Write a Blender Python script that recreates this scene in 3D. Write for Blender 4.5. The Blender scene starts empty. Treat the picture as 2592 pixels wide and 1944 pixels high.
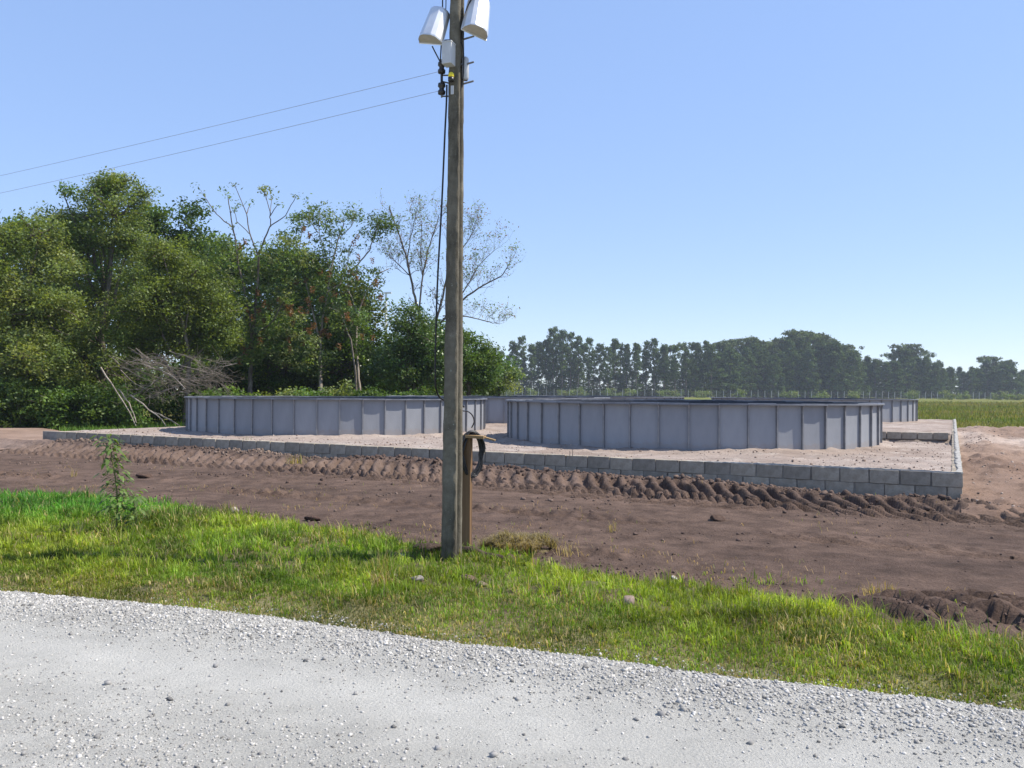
import bpy, math, random
import numpy as np
from mathutils import Vector, Matrix

random.seed(7)
rng = np.random.default_rng(11)
sc = bpy.context.scene
col = sc.collection

# ------------------------------------------------------------------ camera, sky, sun, exposure
EYE = 1.55
FPX = 2100.0                      # focal length in pixels of the 2592 wide photograph
PITCH = math.atan(19 / FPX)
ROLL = math.radians(0.42)
cam_d = bpy.data.cameras.new("camera")
cam_d.sensor_width = 36.0
cam_d.lens = 36.0 * FPX / 2592.0
cam_d.clip_start = 0.05
cam_d.clip_end = 6000
cam = bpy.data.objects.new("camera", cam_d)
cam.matrix_world = (Matrix.Translation((0, 0, EYE)) @ Matrix.Rotation(math.pi / 2 + PITCH, 4, 'X')
                    @ Matrix.Rotation(ROLL, 4, 'Z'))
col.objects.link(cam)
sc.camera = cam

SUN_AZ = math.radians(0.5)          # measured from +X towards +Y
SUN_EL = math.radians(54)
world = bpy.data.worlds.new("World")
sc.world = world
world.use_nodes = True
wn = world.node_tree
wn.nodes.clear()
sky = wn.nodes.new("ShaderNodeTexSky")
sky.sky_type = 'NISHITA'
sky.sun_disc = False
sky.sun_elevation = SUN_EL
sky.sun_rotation = math.pi / 2 - SUN_AZ
sky.altitude = 10
sky.air_density = 0.8
sky.dust_density = 0.1
sky.ozone_density = 9.0
bg = wn.nodes.new("ShaderNodeBackground")
bg.inputs['Strength'].default_value = 0.15
wo = wn.nodes.new("ShaderNodeOutputWorld")
hs = wn.nodes.new("ShaderNodeHueSaturation")
hs.inputs['Saturation'].default_value = 1.6
hs.inputs['Hue'].default_value = 0.517
hs.inputs['Value'].default_value = 2.95
gm = wn.nodes.new("ShaderNodeGamma")           # even, slightly veiled blue as in the photograph
gm.inputs['Gamma'].default_value = 0.33
wn.links.new(sky.outputs[0], gm.inputs['Color'])
wn.links.new(gm.outputs[0], hs.inputs['Color'])
wn.links.new(hs.outputs[0], bg.inputs['Color'])
wn.links.new(bg.outputs[0], wo.inputs['Surface'])

sun_d = bpy.data.lights.new("sun", 'SUN')
sun_d.energy = 5.0
sun_d.angle = math.radians(0.53)
sun_d.color = (1.0, 0.93, 0.82)
sun = bpy.data.objects.new("sun", sun_d)
sdir = Vector((math.cos(SUN_AZ) * math.cos(SUN_EL), math.sin(SUN_AZ) * math.cos(SUN_EL), math.sin(SUN_EL)))
sun.rotation_euler = sdir.to_track_quat('Z', 'Y').to_euler()
sun.location = (20, 5, 30)
col.objects.link(sun)

sc.view_settings.view_transform = 'Standard'
sc.view_settings.look = 'None'
sc.view_settings.exposure = 0.5
sc.view_settings.gamma = 1.0
sc.view_settings.use_curve_mapping = False
sc.render.engine = 'CYCLES'
sc.cycles.max_bounces = 6
sc.cycles.diffuse_bounces = 3
sc.cycles.transmission_bounces = 4
sc.cycles.transparent_max_bounces = 8

# ------------------------------------------------------------------ helpers
CAMROT = np.array(cam.matrix_world.to_3x3())


def ray(u, v):
    d = CAMROT @ np.array([(u - 1296) / FPX, (972 - v) / FPX, -1.0])
    return d


def pixz(u, v, z=0.0):
    """photo pixel -> point on the level z"""
    d = ray(u, v)
    t = (z - EYE) / d[2]
    return Vector((d[0] * t, d[1] * t, z))


def pixy(u, v, Y):
    """photo pixel -> point at depth Y"""
    d = ray(u, v)
    t = Y / d[1]
    return Vector((d[0] * t, Y, EYE + d[2] * t))


def hash2(ix, iy, seed):
    h = (ix.astype(np.int64) * 374761393 + iy.astype(np.int64) * 668265263 + seed * 1442695041) & 0xFFFFFFFF
    h = ((h ^ (h >> 13)) * 1274126177) & 0xFFFFFFFF
    h = h ^ (h >> 16)
    return (h & 0xFFFFFF) / float(0xFFFFFF)


def vnoise(x, y, seed=0):
    x = np.asarray(x, float); y = np.asarray(y, float)
    ix = np.floor(x); iy = np.floor(y)
    fx = x - ix; fy = y - iy
    fx = fx * fx * (3 - 2 * fx); fy = fy * fy * (3 - 2 * fy)
    a = hash2(ix, iy, seed); b = hash2(ix + 1, iy, seed)
    c = hash2(ix, iy + 1, seed); d = hash2(ix + 1, iy + 1, seed)
    return (a * (1 - fx) + b * fx) * (1 - fy) + (c * (1 - fx) + d * fx) * fy


def fbm(x, y, seed=0, octv=4, gain=0.5):
    s = 0; a = 1.0; t = 0
    for k in range(octv):
        s = s + a * vnoise(x * 2 ** k, y * 2 ** k, seed + 17 * k)
        t += a
        a *= gain
    return s / t - 0.5


def sstep(a, b, x):
    t = np.clip((np.asarray(x, float) - a) / (b - a), 0, 1)
    return t * t * (3 - 2 * t)


def tag(o, label=None, cat=None, group=None, kind=None):
    if label: o["label"] = label
    if cat: o["category"] = cat
    if group: o["group"] = group
    if kind: o["kind"] = kind
    return o


def mesh_np(name, V, F, mat, colr=None, smooth=False):
    V = np.ascontiguousarray(V, dtype=np.float32)
    F = np.ascontiguousarray(F, dtype=np.int32)
    me = bpy.data.meshes.new(name)
    me.vertices.add(len(V)); me.vertices.foreach_set('co', V.ravel())
    k = F.shape[1]
    me.loops.add(F.size); me.loops.foreach_set('vertex_index', F.ravel())
    me.polygons.add(len(F)); me.polygons.foreach_set('loop_start', np.arange(len(F), dtype=np.int32) * k)
    if smooth:
        me.polygons.foreach_set('use_smooth', np.ones(len(F), dtype=bool))
    if colr is not None:
        ca = me.color_attributes.new('Col', 'FLOAT_COLOR', 'POINT')
        c = np.ones((len(V), 4), dtype=np.float32); c[:, :3] = colr
        ca.data.foreach_set('color', c.ravel())
    me.update(calc_edges=True)
    me.validate()
    me.materials.append(mat)
    return me


def obj(name, me, parent=None, loc=None):
    o = bpy.data.objects.new(name, me)
    col.objects.link(o)
    if parent is not None: o.parent = parent
    if loc is not None: o.location = loc
    return o


def empty(name, loc, rz=0.0):
    o = bpy.data.objects.new(name, None)
    col.objects.link(o)
    o.empty_display_size = 0.2
    o.location = loc
    o.rotation_euler = (0, 0, rz)
    return o


class MB:
    """collects polygons of one mesh"""
    def __init__(self): self.v = []; self.f = []
    def add(self, vs, fs):
        b = len(self.v)
        self.v += [tuple(p) for p in vs]
        self.f += [tuple(i + b for i in f) for f in fs]
        return self
    def box(self, c, s, rot=None, jit=0.0):
        vs = []
        for x, y, z in ((-1,-1,-1),(1,-1,-1),(1,1,-1),(-1,1,-1),(-1,-1,1),(1,-1,1),(1,1,1),(-1,1,1)):
            p = Vector((x*s[0]/2 + random.uniform(-jit, jit), y*s[1]/2 + random.uniform(-jit, jit), z*s[2]/2 + random.uniform(-jit, jit)))
            if rot is not None: p = rot @ p
            vs.append(p + Vector(c))
        return self.add(vs, ((0,3,2,1),(4,5,6,7),(0,1,5,4),(1,2,6,5),(2,3,7,6),(3,0,4,7)))
    def tube(self, pts, rad, n=6, caps=True):
        pts = [Vector(p) for p in pts]
        if not hasattr(rad, '__len__'): rad = [rad] * len(pts)
        vs = []; fs = []
        prev = None
        for i, p in enumerate(pts):
            t = (pts[min(i+1, len(pts)-1)] - pts[max(i-1, 0)])
            if t.length < 1e-9: t = Vector((0,0,1))
            t.normalize()
            if prev is None:
                a = t.orthogonal().normalized()
            else:
                a = prev - t * prev.dot(t)
                a = a.normalized() if a.length > 1e-6 else t.orthogonal().normalized()
            prev = a
            b = t.cross(a)
            for k in range(n):
                an = 2*math.pi*k/n
                vs.append(p + (a*math.cos(an) + b*math.sin(an)) * rad[i])
        for i in range(len(pts)-1):
            for k in range(n):
                fs.append((i*n+k, i*n+(k+1) % n, (i+1)*n+(k+1) % n, (i+1)*n+k))
        if caps:
            fs.append(tuple(range(n-1, -1, -1)))
            fs.append(tuple((len(pts)-1)*n+k for k in range(n)))
        return self.add(vs, fs)
    def lathe(self, prof, n=16, c=(0,0,0), axis=None):
        """prof: (r, z) list, revolved about local Z (or axis)"""
        q = Vector((0,0,1)).rotation_difference(Vector(axis)).to_matrix() if axis is not None else Matrix.Identity(3)
        vs = []; fs = []
        for r, z in prof:
            for k in range(n):
                a = 2*math.pi*k/n
                vs.append(q @ Vector((r*math.cos(a), r*math.sin(a), z)) + Vector(c))
        for i in range(len(prof)-1):
            for k in range(n):
                fs.append((i*n+k, i*n+(k+1) % n, (i+1)*n+(k+1) % n, (i+1)*n+k))
        fs.append(tuple(range(n-1, -1, -1)))
        fs.append(tuple((len(prof)-1)*n+k for k in range(n)))
        return self.add(vs, fs)
    def mesh(self, name, mat, smooth=False, bevel=0.0):
        me = bpy.data.meshes.new(name)
        me.from_pydata(self.v, [], self.f)
        if bevel > 0:
            import bmesh
            bm = bmesh.new(); bm.from_mesh(me)
            bmesh.ops.bevel(bm, geom=bm.edges[:], offset=bevel, segments=2, affect='EDGES', profile=0.6)
            bm.to_mesh(me); bm.free()
        if smooth:
            me.polygons.foreach_set('use_smooth', [True]*len(me.polygons))
        me.update()
        me.materials.append(mat)
        return me


# ------------------------------------------------------------------ materials
def new_mat(name):
    m = bpy.data.materials.new(name)
    m.use_nodes = True
    nt = m.node_tree
    b = nt.nodes["Principled BSDF"]
    b.inputs['Specular IOR Level'].default_value = 0.25
    return m, nt, b


def nd(nt, t, **kw):
    n = nt.nodes.new(t)
    for k, v in kw.items():
        setattr(n, k, v)
    return n


def noise(nt, scale, detail=4, rough=0.55, vec=None, stretch=None):
    n = nd(nt, "ShaderNodeTexNoise")
    n.inputs['Scale'].default_value = scale
    n.inputs['Detail'].default_value = detail
    n.inputs['Roughness'].default_value = rough
    if vec is None:
        tc = nd(nt, "ShaderNodeTexCoord")
        vec = tc.outputs['Object']
    if stretch:
        mp = nd(nt, "ShaderNodeMapping")
        mp.inputs['Scale'].default_value = stretch
        nt.links.new(vec, mp.inputs['Vector'])
        vec = mp.outputs['Vector']
    nt.links.new(vec, n.inputs['Vector'])
    return n


def ramp(nt, fac, stops):
    r = nd(nt, "ShaderNodeValToRGB")
    e = r.color_ramp.elements
    while len(e) > 1: e.remove(e[-1])
    e[0].position = stops[0][0]; e[0].color = (*stops[0][1], 1)
    for p, c in stops[1:]:
        x = e.new(p); x.color = (*c, 1)
    nt.links.new(fac, r.inputs['Fac'])
    return r


def mixc(nt, a, b, fac, mode='MIX'):
    m = nd(nt, "ShaderNodeMix", data_type='RGBA', blend_type=mode)
    for s, v in ((m.inputs[6], a), (m.inputs[7], b), (m.inputs[0], fac)):
        if isinstance(v, (int, float)): s.default_value = v
        elif isinstance(v, tuple): s.default_value = (*v, 1)
        else: nt.links.new(v, s)
    return m.outputs[2]


def bump(nt, b, h, strength=0.5, dist=0.02):
    n = nd(nt, "ShaderNodeBump")
    n.inputs['Strength'].default_value = strength
    n.inputs['Distance'].default_value = dist
    nt.links.new(h, n.inputs['Height'])
    nt.links.new(n.outputs[0], b.inputs['Normal'])


def mat_simple(name, c1, c2, scale=8, rough=0.8, metal=0.0, bstr=0.3, bdist=0.005, spec=0.25, stretch=None, detail=5):
    m, nt, b = new_mat(name)
    n = noise(nt, scale, detail, 0.6, stretch=stretch)
    r = ramp(nt, n.outputs['Fac'], [(0.32, c1), (0.68, c2)])
    nt.links.new(r.outputs[0], b.inputs['Base Color'])
    b.inputs['Roughness'].default_value = rough
    b.inputs['Metallic'].default_value = metal
    b.inputs['Specular IOR Level'].default_value = spec
    if bstr > 0:
        n2 = noise(nt, scale*4, 5, 0.65, stretch=stretch)
        bump(nt, b, n2.outputs['Fac'], bstr, bdist)
    return m


def mat_ground(name, s1, s2, bstr, bdist, lo=0.72, hi=1.25, rough=0.95):
    """colour attribute of the ground times procedural grain"""
    m, nt, b = new_mat(name)
    at = nd(nt, "ShaderNodeVertexColor", layer_name='Col')
    n1 = noise(nt, s1, 6, 0.65)
    n2 = noise(nt, s2, 4, 0.6)
    r1 = ramp(nt, n1.outputs['Fac'], [(0.3, (lo,)*3), (0.7, (hi,)*3)])
    r2 = ramp(nt, n2.outputs['Fac'], [(0.3, (0.82,)*3), (0.7, (1.15,)*3)])
    c = mixc(nt, at.outputs['Color'], r1.outputs[0], 1.0, 'MULTIPLY')
    c = mixc(nt, c, r2.outputs[0], 1.0, 'MULTIPLY')
    nt.links.new(c, b.inputs['Base Color'])
    b.inputs['Roughness'].default_value = rough
    b.inputs['Specular IOR Level'].default_value = 0.12
    n3 = noise(nt, s2*0.6, 8, 0.72)
    bump(nt, b, n3.outputs['Fac'], bstr, bdist)
    return m


def mat_leaf(name, trans=0.35, rough=0.5, spec=0.3):
    m, nt, b = new_mat(name)
    at = nd(nt, "ShaderNodeVertexColor", layer_name='Col')
    n1 = noise(nt, 1.3, 3)
    r1 = ramp(nt, n1.outputs['Fac'], [(0.3, (0.75, 0.78, 0.75)), (0.7, (1.25, 1.2, 1.1))])
    c = mixc(nt, at.outputs['Color'], r1.outputs[0], 1.0, 'MULTIPLY')
    nt.links.new(c, b.inputs['Base Color'])
    b.inputs['Roughness'].default_value = rough
    b.inputs['Specular IOR Level'].default_value = spec
    tr = nd(nt, "ShaderNodeBsdfTranslucent")
    c2 = mixc(nt, c, (1.25, 1.2, 0.45), 1.0, 'MULTIPLY')
    nt.links.new(c2, tr.inputs['Color'])
    mx = nd(nt, "ShaderNodeMixShader")
    mx.inputs[0].default_value = trans
    nt.links.new(b.outputs[0], mx.inputs[1]); nt.links.new(tr.outputs[0], mx.inputs[2])
    nt.links.new(mx.outputs[0], nt.nodes["Material Output"].inputs['Surface'])
    return m


M = {}
M['dirt'] = mat_ground('dirt', 3.1, 44, 1.0, 0.035, 0.58, 1.38)
M['sand'] = mat_ground('sand', 1.7, 30, 0.8, 0.025, 0.8, 1.18)
M['verge'] = mat_ground('verge_soil', 5, 40, 0.7, 0.02)
M['road'] = mat_ground('gravel_road', 0.9, 110, 1.0, 0.02, 0.88, 1.1)
M['stone'] = mat_ground('gravel_stone', 9, 60, 0.3, 0.004, 0.8, 1.15)
M['leaf'] = mat_leaf('leaf', 0.45)
M['leaf_dark'] = mat_leaf('leaf_glossy', 0.25, 0.38, 0.5)
M['leaf_far'] = mat_leaf('leaf_far', 0.2, 0.7, 0.1)
M['grass'] = mat_leaf('grass_blade', 0.45, 0.55, 0.25)
M['bark'] = mat_simple('bark', (0.075, 0.058, 0.045), (0.21, 0.18, 0.145), 6, 0.9, bstr=0.6, bdist=0.02, stretch=(1, 1, 0.3))
M['bark_pale'] = mat_simple('bark_pale', (0.17, 0.14, 0.115), (0.38, 0.33, 0.28), 7, 0.9, bstr=0.5, bdist=0.01, stretch=(1, 1, 0.3))
M['twig'] = mat_simple('dry_twig', (0.12, 0.10, 0.083), (0.26, 0.222, 0.19), 5, 0.9, bstr=0.2)
def mat_block():
    m, nt, b = new_mat('concrete_block')
    n1 = noise(nt, 4.5, 9, 0.7)
    c = ramp(nt, n1.outputs['Fac'], [(0.3, (0.235, 0.20, 0.155)), (0.5, (0.335, 0.295, 0.24)), (0.72, (0.46, 0.41, 0.34))]).outputs[0]
    oi = nd(nt, "ShaderNodeObjectInfo")
    r = ramp(nt, oi.outputs['Random'], [(0.0, (0.78, 0.78, 0.78)), (0.5, (1.0, 0.99, 0.97)), (1.0, (1.18, 1.16, 1.12))]).outputs[0]
    c = mixc(nt, c, r, 1.0, 'MULTIPLY')
    n2 = noise(nt, 30, 5, 0.7)
    pit = ramp(nt, n2.outputs['Fac'], [(0.30, (0.55,)*3), (0.42, (1.0,)*3)]).outputs[0]
    c = mixc(nt, c, pit, 0.8, 'MULTIPLY')
    n4 = noise(nt, 1.1, 4, 0.6)
    st = ramp(nt, n4.outputs['Fac'], [(0.5, (0, 0, 0)), (0.7, (0.6,)*3)]).outputs[0]
    c = mixc(nt, c, (0.17, 0.115, 0.085), st)
    nt.links.new(c, b.inputs['Base Color'])
    b.inputs['Roughness'].default_value = 0.95
    n3 = noise(nt, 40, 6, 0.7)
    bump(nt, b, n3.outputs['Fac'], 0.8, 0.012)
    return m


M['block'] = mat_block()
M['mortar'] = mat_simple('mortar', (0.17, 0.15, 0.125), (0.36, 0.33, 0.29), 3.5, 0.95, bstr=0.7, bdist=0.008)
M['capping'] = mat_simple('mortar_capping', (0.27, 0.26, 0.24), (0.43, 0.415, 0.385), 6, 0.95, bstr=0.8, bdist=0.01)
M['panel'] = mat_simple('tank_panel', (0.255, 0.252, 0.275), (0.315, 0.308, 0.33), 1.6, 0.55, bstr=0.12, bdist=0.004, spec=0.35, stretch=(1, 1, 0.35), detail=8)
def mat_panel():
    m, nt, b = new_mat('tank_panel')
    n1 = noise(nt, 2.2, 7, 0.65, stretch=(1, 1, 0.3))
    c = ramp(nt, n1.outputs['Fac'], [(0.3, (0.225, 0.238, 0.262)), (0.7, (0.29, 0.303, 0.327))]).outputs[0]
    oi = nd(nt, "ShaderNodeObjectInfo")
    r = ramp(nt, oi.outputs['Random'], [(0.0, (0.90, 0.90, 0.91)), (1.0, (1.08, 1.07, 1.06))]).outputs[0]
    c = mixc(nt, c, r, 1.0, 'MULTIPLY')
    # splashed sand near the foot
    tc = nd(nt, "ShaderNodeTexCoord"); sx = nd(nt, "ShaderNodeSeparateXYZ"); nt.links.new(tc.outputs['Object'], sx.inputs[0])
    n2 = noise(nt, 9, 6, 0.7)
    ma = nd(nt, "ShaderNodeMath", operation='MULTIPLY_ADD'); ma.inputs[1].default_value = -0.30; nt.links.new(n2.outputs['Fac'], ma.inputs[0]); nt.links.new(sx.outputs['Z'], ma.inputs[2])
    k = ramp(nt, ma.outputs[0], [(0.0, (0.3,)*3), (0.05, (0.0,)*3)]).outputs[0]
    c = mixc(nt, c, (0.27, 0.215, 0.18), k)
    nt.links.new(c, b.inputs['Base Color'])
    b.inputs['Roughness'].default_value = 0.6
    b.inputs['Specular IOR Level'].default_value = 0.3
    n3 = noise(nt, 3.0, 4, 0.5)
    bump(nt, b, n3.outputs['Fac'], 0.25, 0.02)
    return m


M['panel'] = mat_panel()
M['rib'] = mat_simple('galvanised_rib', (0.17, 0.175, 0.19), (0.27, 0.27, 0.275), 7, 0.5, metal=0.25, bstr=0.15, spec=0.4)
M['rim'] = mat_simple('tank_rim', (0.12, 0.125, 0.145), (0.20, 0.205, 0.23), 5, 0.45, metal=0.2, bstr=0.15, spec=0.45)
M['liner'] = mat_simple('black_liner', (0.012, 0.014, 0.02), (0.03, 0.033, 0.045), 4, 0.4, bstr=0.4, bdist=0.02, spec=0.4)
M['wood'] = mat_simple('post_wood', (0.11, 0.062, 0.03), (0.235, 0.143, 0.072), 9, 0.75, bstr=0.4, bdist=0.004, stretch=(1, 1, 0.08))
M['wood_pale'] = mat_simple('plank_wood', (0.22, 0.135, 0.06), (0.36, 0.25, 0.125), 9, 0.75, bstr=0.4, bdist=0.004, stretch=(0.1, 1, 1))
M['cable'] = mat_simple('black_cable', (0.012, 0.012, 0.014), (0.03, 0.03, 0.032), 20, 0.45, bstr=0, spec=0.4)
M['wire'] = mat_simple('overhead_wire', (0.25, 0.24, 0.27), (0.35, 0.33, 0.36), 5, 0.6, metal=0.2, bstr=0)
M['black'] = mat_simple('black_porcelain', (0.012, 0.011, 0.012), (0.035, 0.03, 0.03), 14, 0.35, bstr=0.1, spec=0.5)
M['alu'] = mat_simple('lamp_aluminium', (0.62, 0.63, 0.65), (0.78, 0.79, 0.80), 6, 0.42, metal=0.55, bstr=0.08, bdist=0.003, spec=0.5)
M['lamp_side'] = mat_simple('lamp_end_plate', (0.36, 0.33, 0.28), (0.52, 0.48, 0.42), 9, 0.7, bstr=0.2, spec=0.3)
M['box'] = mat_simple('junction_box', (0.42, 0.43, 0.45), (0.56, 0.57, 0.58), 5, 0.55, bstr=0.1, spec=0.3)
M['steel'] = mat_simple('steel_bracket', (0.14, 0.13, 0.13), (0.27, 0.26, 0.25), 12, 0.5, metal=0.5, bstr=0.2)
M['yellow'] = mat_simple('yellow_cap', (0.75, 0.52, 0.03), (0.85, 0.72, 0.05), 6, 0.45, bstr=0)
M['glass'] = mat_simple('lamp_glass', (0.30, 0.33, 0.36), (0.42, 0.45, 0.48), 3, 0.12, bstr=0, spec=0.6)
M['post'] = mat_simple('fence_concrete', (0.5, 0.49, 0.46), (0.68, 0.66, 0.62), 3, 0.9, bstr=0.2)
M['white'] = mat_simple('white_paint', (0.72, 0.72, 0.72), (0.82, 0.82, 0.82), 3, 0.5, bstr=0)


def mat_pole():
    m, nt, b = new_mat('pole_concrete')
    n1 = noise(nt, 6, 8, 0.68)
    n2 = noise(nt, 1.5, 6, 0.7, stretch=(2.5, 2.5, 0.6))
    n3 = noise(nt, 55, 4, 0.6)
    c = ramp(nt, n1.outputs['Fac'], [(0.3, (0.095, 0.083, 0.062)), (0.55, (0.165, 0.148, 0.112)), (0.75, (0.25, 0.225, 0.175))]).outputs[0]
    soot = ramp(nt, n2.outputs['Fac'], [(0.46, (1, 1, 1)), (0.66, (0.30, 0.29, 0.28))]).outputs[0]
    c = mixc(nt, c, soot, 0.85, 'MULTIPLY')
    spot = ramp(nt, n3.outputs['Fac'], [(0.66, (0, 0, 0)), (0.75, (1, 1, 1))]).outputs[0]
    c = mixc(nt, c, (0.36, 0.38, 0.33), spot)
    nt.links.new(c, b.inputs['Base Color'])
    b.inputs['Roughness'].default_value = 0.95
    n4 = noise(nt, 26, 8, 0.75)
    bump(nt, b, n4.outputs['Fac'], 0.9, 0.012)
    return m


M['pole'] = mat_pole()


def mat_field():
    m, nt, b = new_mat('field_grass')
    n1 = noise(nt, 0.05, 7, 0.65, stretch=(0.5, 1.6, 1))
    n2 = noise(nt, 1.4, 5, 0.7)
    c = ramp(nt, n1.outputs['Fac'], [(0.3, (0.085, 0.115, 0.028)), (0.46, (0.14, 0.165, 0.04)), (0.55, (0.175, 0.16, 0.065)), (0.7, (0.10, 0.135, 0.032))]).outputs[0]
    d = ramp(nt, n2.outputs['Fac'], [(0.3, (0.6,)*3), (0.7, (1.3,)*3)]).outputs[0]
    c = mixc(nt, c, d, 1.0, 'MULTIPLY')
    nt.links.new(c, b.inputs['Base Color'])
    b.inputs['Roughness'].default_value = 1.0
    b.inputs['Specular IOR Level'].default_value = 0.0
    bump(nt, b, n2.outputs['Fac'], 0.8, 0.25)
    return m


M['field'] = mat_field()

# ------------------------------------------------------------------ layout of the ground
C0 = np.array([6.23, 11.45])            # near right corner of the block wall
Wd = np.array([-0.883, 0.469])          # along the front wall, to the left
Nd = np.array([0.469, 0.883])           # into the platform
WALL_L = 20.4
WALL_D = 28.4
TOPZ = 0.47


def qn(x, y):
    dx = x - C0[0]; dy = y - C0[1]
    return dx*Wd[0] + dy*Wd[1], dx*Nd[0] + dy*Nd[1]


def xy(q, n):
    return C0[0] + q*Wd[0] + n*Nd[0], C0[1] + q*Wd[1] + n*Nd[1]


_rp = [(-700, 1432), (0, 1500), (300, 1524), (700, 1563), (1100, 1622), (1500, 1668), (1800, 1708), (2200, 1752), (2592, 1802), (3300, 1905)]
_dp = [(-900, 1215), (-300, 1238), (0, 1254), (220, 1262), (420, 1275), (586, 1300), (760, 1330), (938, 1342), (1040, 1382), (1180, 1392), (1300, 1402),
       (1480, 1442), (1600, 1462), (1758, 1478), (1990, 1510), (2227, 1552), (2344, 1596), (2440, 1606), (2592, 1612), (3300, 1700)]
RP = np.array([pixz(u, v, 0.02)[:2] for u, v in _rp])
DP = np.array([pixz(u, v, 0.04)[:2] for u, v in _dp])


def y_road(x): return np.interp(x, RP[:, 0], RP[:, 1]) + 0.16*fbm(x*1.1, x*0 + 3.3, 5, 4)
def y_dirt(x): return np.interp(x, DP[:, 0], DP[:, 1])


def lugs(q, s, s0, half, pitch, amp, curve, seed):
    """print of a tractor tyre along q, centred on s0: two rows of slanting bars"""
    sd = s - s0 - 0.12*fbm(q*0.25, q*0 + seed, seed, 2)
    t = sd/half
    m = sstep(1.12, 0.9, np.abs(t))
    side = np.where(t > 0.4, 0.5, 0.0)
    ph = (q + curve*sd*0.8 + 0.9*np.clip(t+0.3, 0, 2)**2*pitch*np.sign(curve) + 0.12*fbm(q*0.8, s*1.5, seed+1, 3))/pitch + side
    fr = ph - np.floor(ph)
    bar = sstep(0.05, 0.30, fr)*sstep(0.74, 0.62, fr)
    bar = bar*(0.62+0.76*vnoise(q*4, s*5, seed+5))
    fade = np.clip(0.30 + 1.3*vnoise(q*0.6, s*0.8 + seed, seed+2), 0, 1)
    return m*fade*(amp*bar - 0.45*amp), m


def H(x, y, detail=True):
    q, n = qn(x, y)
    s = -n
    lf = sstep(1.0, 10.0, q)
    z = 0.01 + (0.125+0.03*lf)*sstep(1.85, 0.55, s) + 0.03*sstep(5, 1.5, s)*lf
    z = z - 0.05*sstep(-1.5, 2.5, q)*sstep(1.2, 0.2, s)*0
    z = z + 0.05*fbm(x*0.35, y*0.35, 21, 3)
    near = sstep(7.5, 6.0, s)
    heapn = np.clip(0.35 + 1.5*fbm(q*0.55, s*0.4, 31, 3), 0.05, 1.2)
    z = z + (0.08+0.07*lf)*heapn*np.exp(-((s-0.44)/0.24)**2)*sstep(-1.2, 0.6, q)*sstep(21.5, 19, q)
    z = z - 0.10*sstep(0.55, 0.1, s)*sstep(2.4, 0.3, q) - 0.03*sstep(1.2, 0.2, s)*sstep(4.0, 0.5, q)
    if detail:
        a, ma = lugs(q, s, 1.14 + 0.10*fbm(q*0.3, q*0+2, 42, 2), 0.50, 0.26, 0.125, 0.62, 41)
        z = z + a*sstep(-1.3, -0.2, q)*sstep(20.5, 18.5, q) - 0.02*ma
        b, mb = lugs(q, s, 1.62 + 0.0*q, 0.28, 0.25, 0.075, -0.4, 43)
        z = z + b*sstep(1.5, 3, q)*sstep(12.5, 9.5, q)
        c, mc = lugs(q, s, 3.35 + 0.055*np.clip(q, 0, 30), 0.24, 0.26, 0.065, 0.5, 47)
        z = z + c*(sstep(2.5, 4, q)*sstep(11, 9, q) + sstep(13, 14.5, q)*sstep(26, 22, q))
        d, md = lugs(q, s, 3.7, 0.28, 0.3, 0.035, 0.6, 53)
        z = z + d*sstep(-4.5, -3, q)*sstep(2.5, 1.2, q)
        # deep prints close to the verge on the right
        r2 = np.exp(-(((x-3.15)/0.75)**4 + ((y-5.85)/0.36)**4))
        ph = (x*0.83 + y*0.55)/0.24 + 0.35*fbm(x*2, y*2, 61, 2)
        fr = ph - np.floor(ph)
        z = z + r2*(0.19*sstep(0.05, 0.35, fr)*sstep(1.0, 0.65, fr) - 0.07)
        cl = fbm(x*4.5, y*4.5, 71, 5, 0.6)
        lump = np.clip(cl, 0.05, 1) - 0.05
        rough = 0.18 + 0.9*np.exp(-((s-0.45)/0.5)**2) + 0.9*np.clip(fbm(x*0.5, y*0.5, 73, 3)*3, 0, 1)
        # strip of churned clods along the grass edge
        dv = y - y_dirt(x)
        rough = rough + 1.1*np.exp(-((dv-0.35)/0.4)**2)*sstep(-1.0, 0.6, x)
        z = z + 0.20*lump*rough + 0.035*np.clip(fbm(x*12, y*12, 77, 4, 0.6), -0.1, 1)*(0.2+rough)
        z = z + 0.016*fbm(q*0.7, s*6, 79, 4)
    return z


def grid_faces(nr, nc):
    i = np.arange((nr-1)*(nc-1)); r = i//(nc-1); c = i % (nc-1)
    a = r*nc + c
    return np.stack([a, a+1, a+nc+1, a+nc], 1)


def compact(V, F, keepf, colr):
    F = F[keepf]
    used = np.zeros(len(V), bool); used[F.ravel()] = True
    idx = np.cumsum(used) - 1
    return V[used], idx[F], colr[used]


def flip_up(F): return F[:, ::-1]


# ------------------------------------------------------------------ field to the horizon
def build_field():
    R = [0, 15, 22, 30, 38, 46, 56, 70, 90, 120, 160, 220, 300, 400, 600, 1000, 1800, 3500]
    n = 96
    V = [(0, 0, -0.12)]; F = []
    for r in R[1:]:
        for k in range(n):
            a = 2*math.pi*k/n
            x, y = r*math.cos(a), r*math.sin(a)
            z = -0.12 if r < 20 else (-0.03 + (0.08*float(fbm(np.array(x*0.08), np.array(y*0.08), 9, 3)) if r < 300 else 0))
            V.append((x, y, z))
    me = bpy.data.meshes.new('field')
    for k in range(n): F.append((0, 1+k, 1+(k+1) % n))
    for i in range(len(R)-2):
        a = 1+i*n; b = a+n
        for k in range(n): F.append((a+k, b+k, b+(k+1) % n, a+(k+1) % n))
    me.from_pydata(V, [], F); me.materials.append(M['field'])
    tag(obj('field', me), kind='structure')


build_field()


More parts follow.
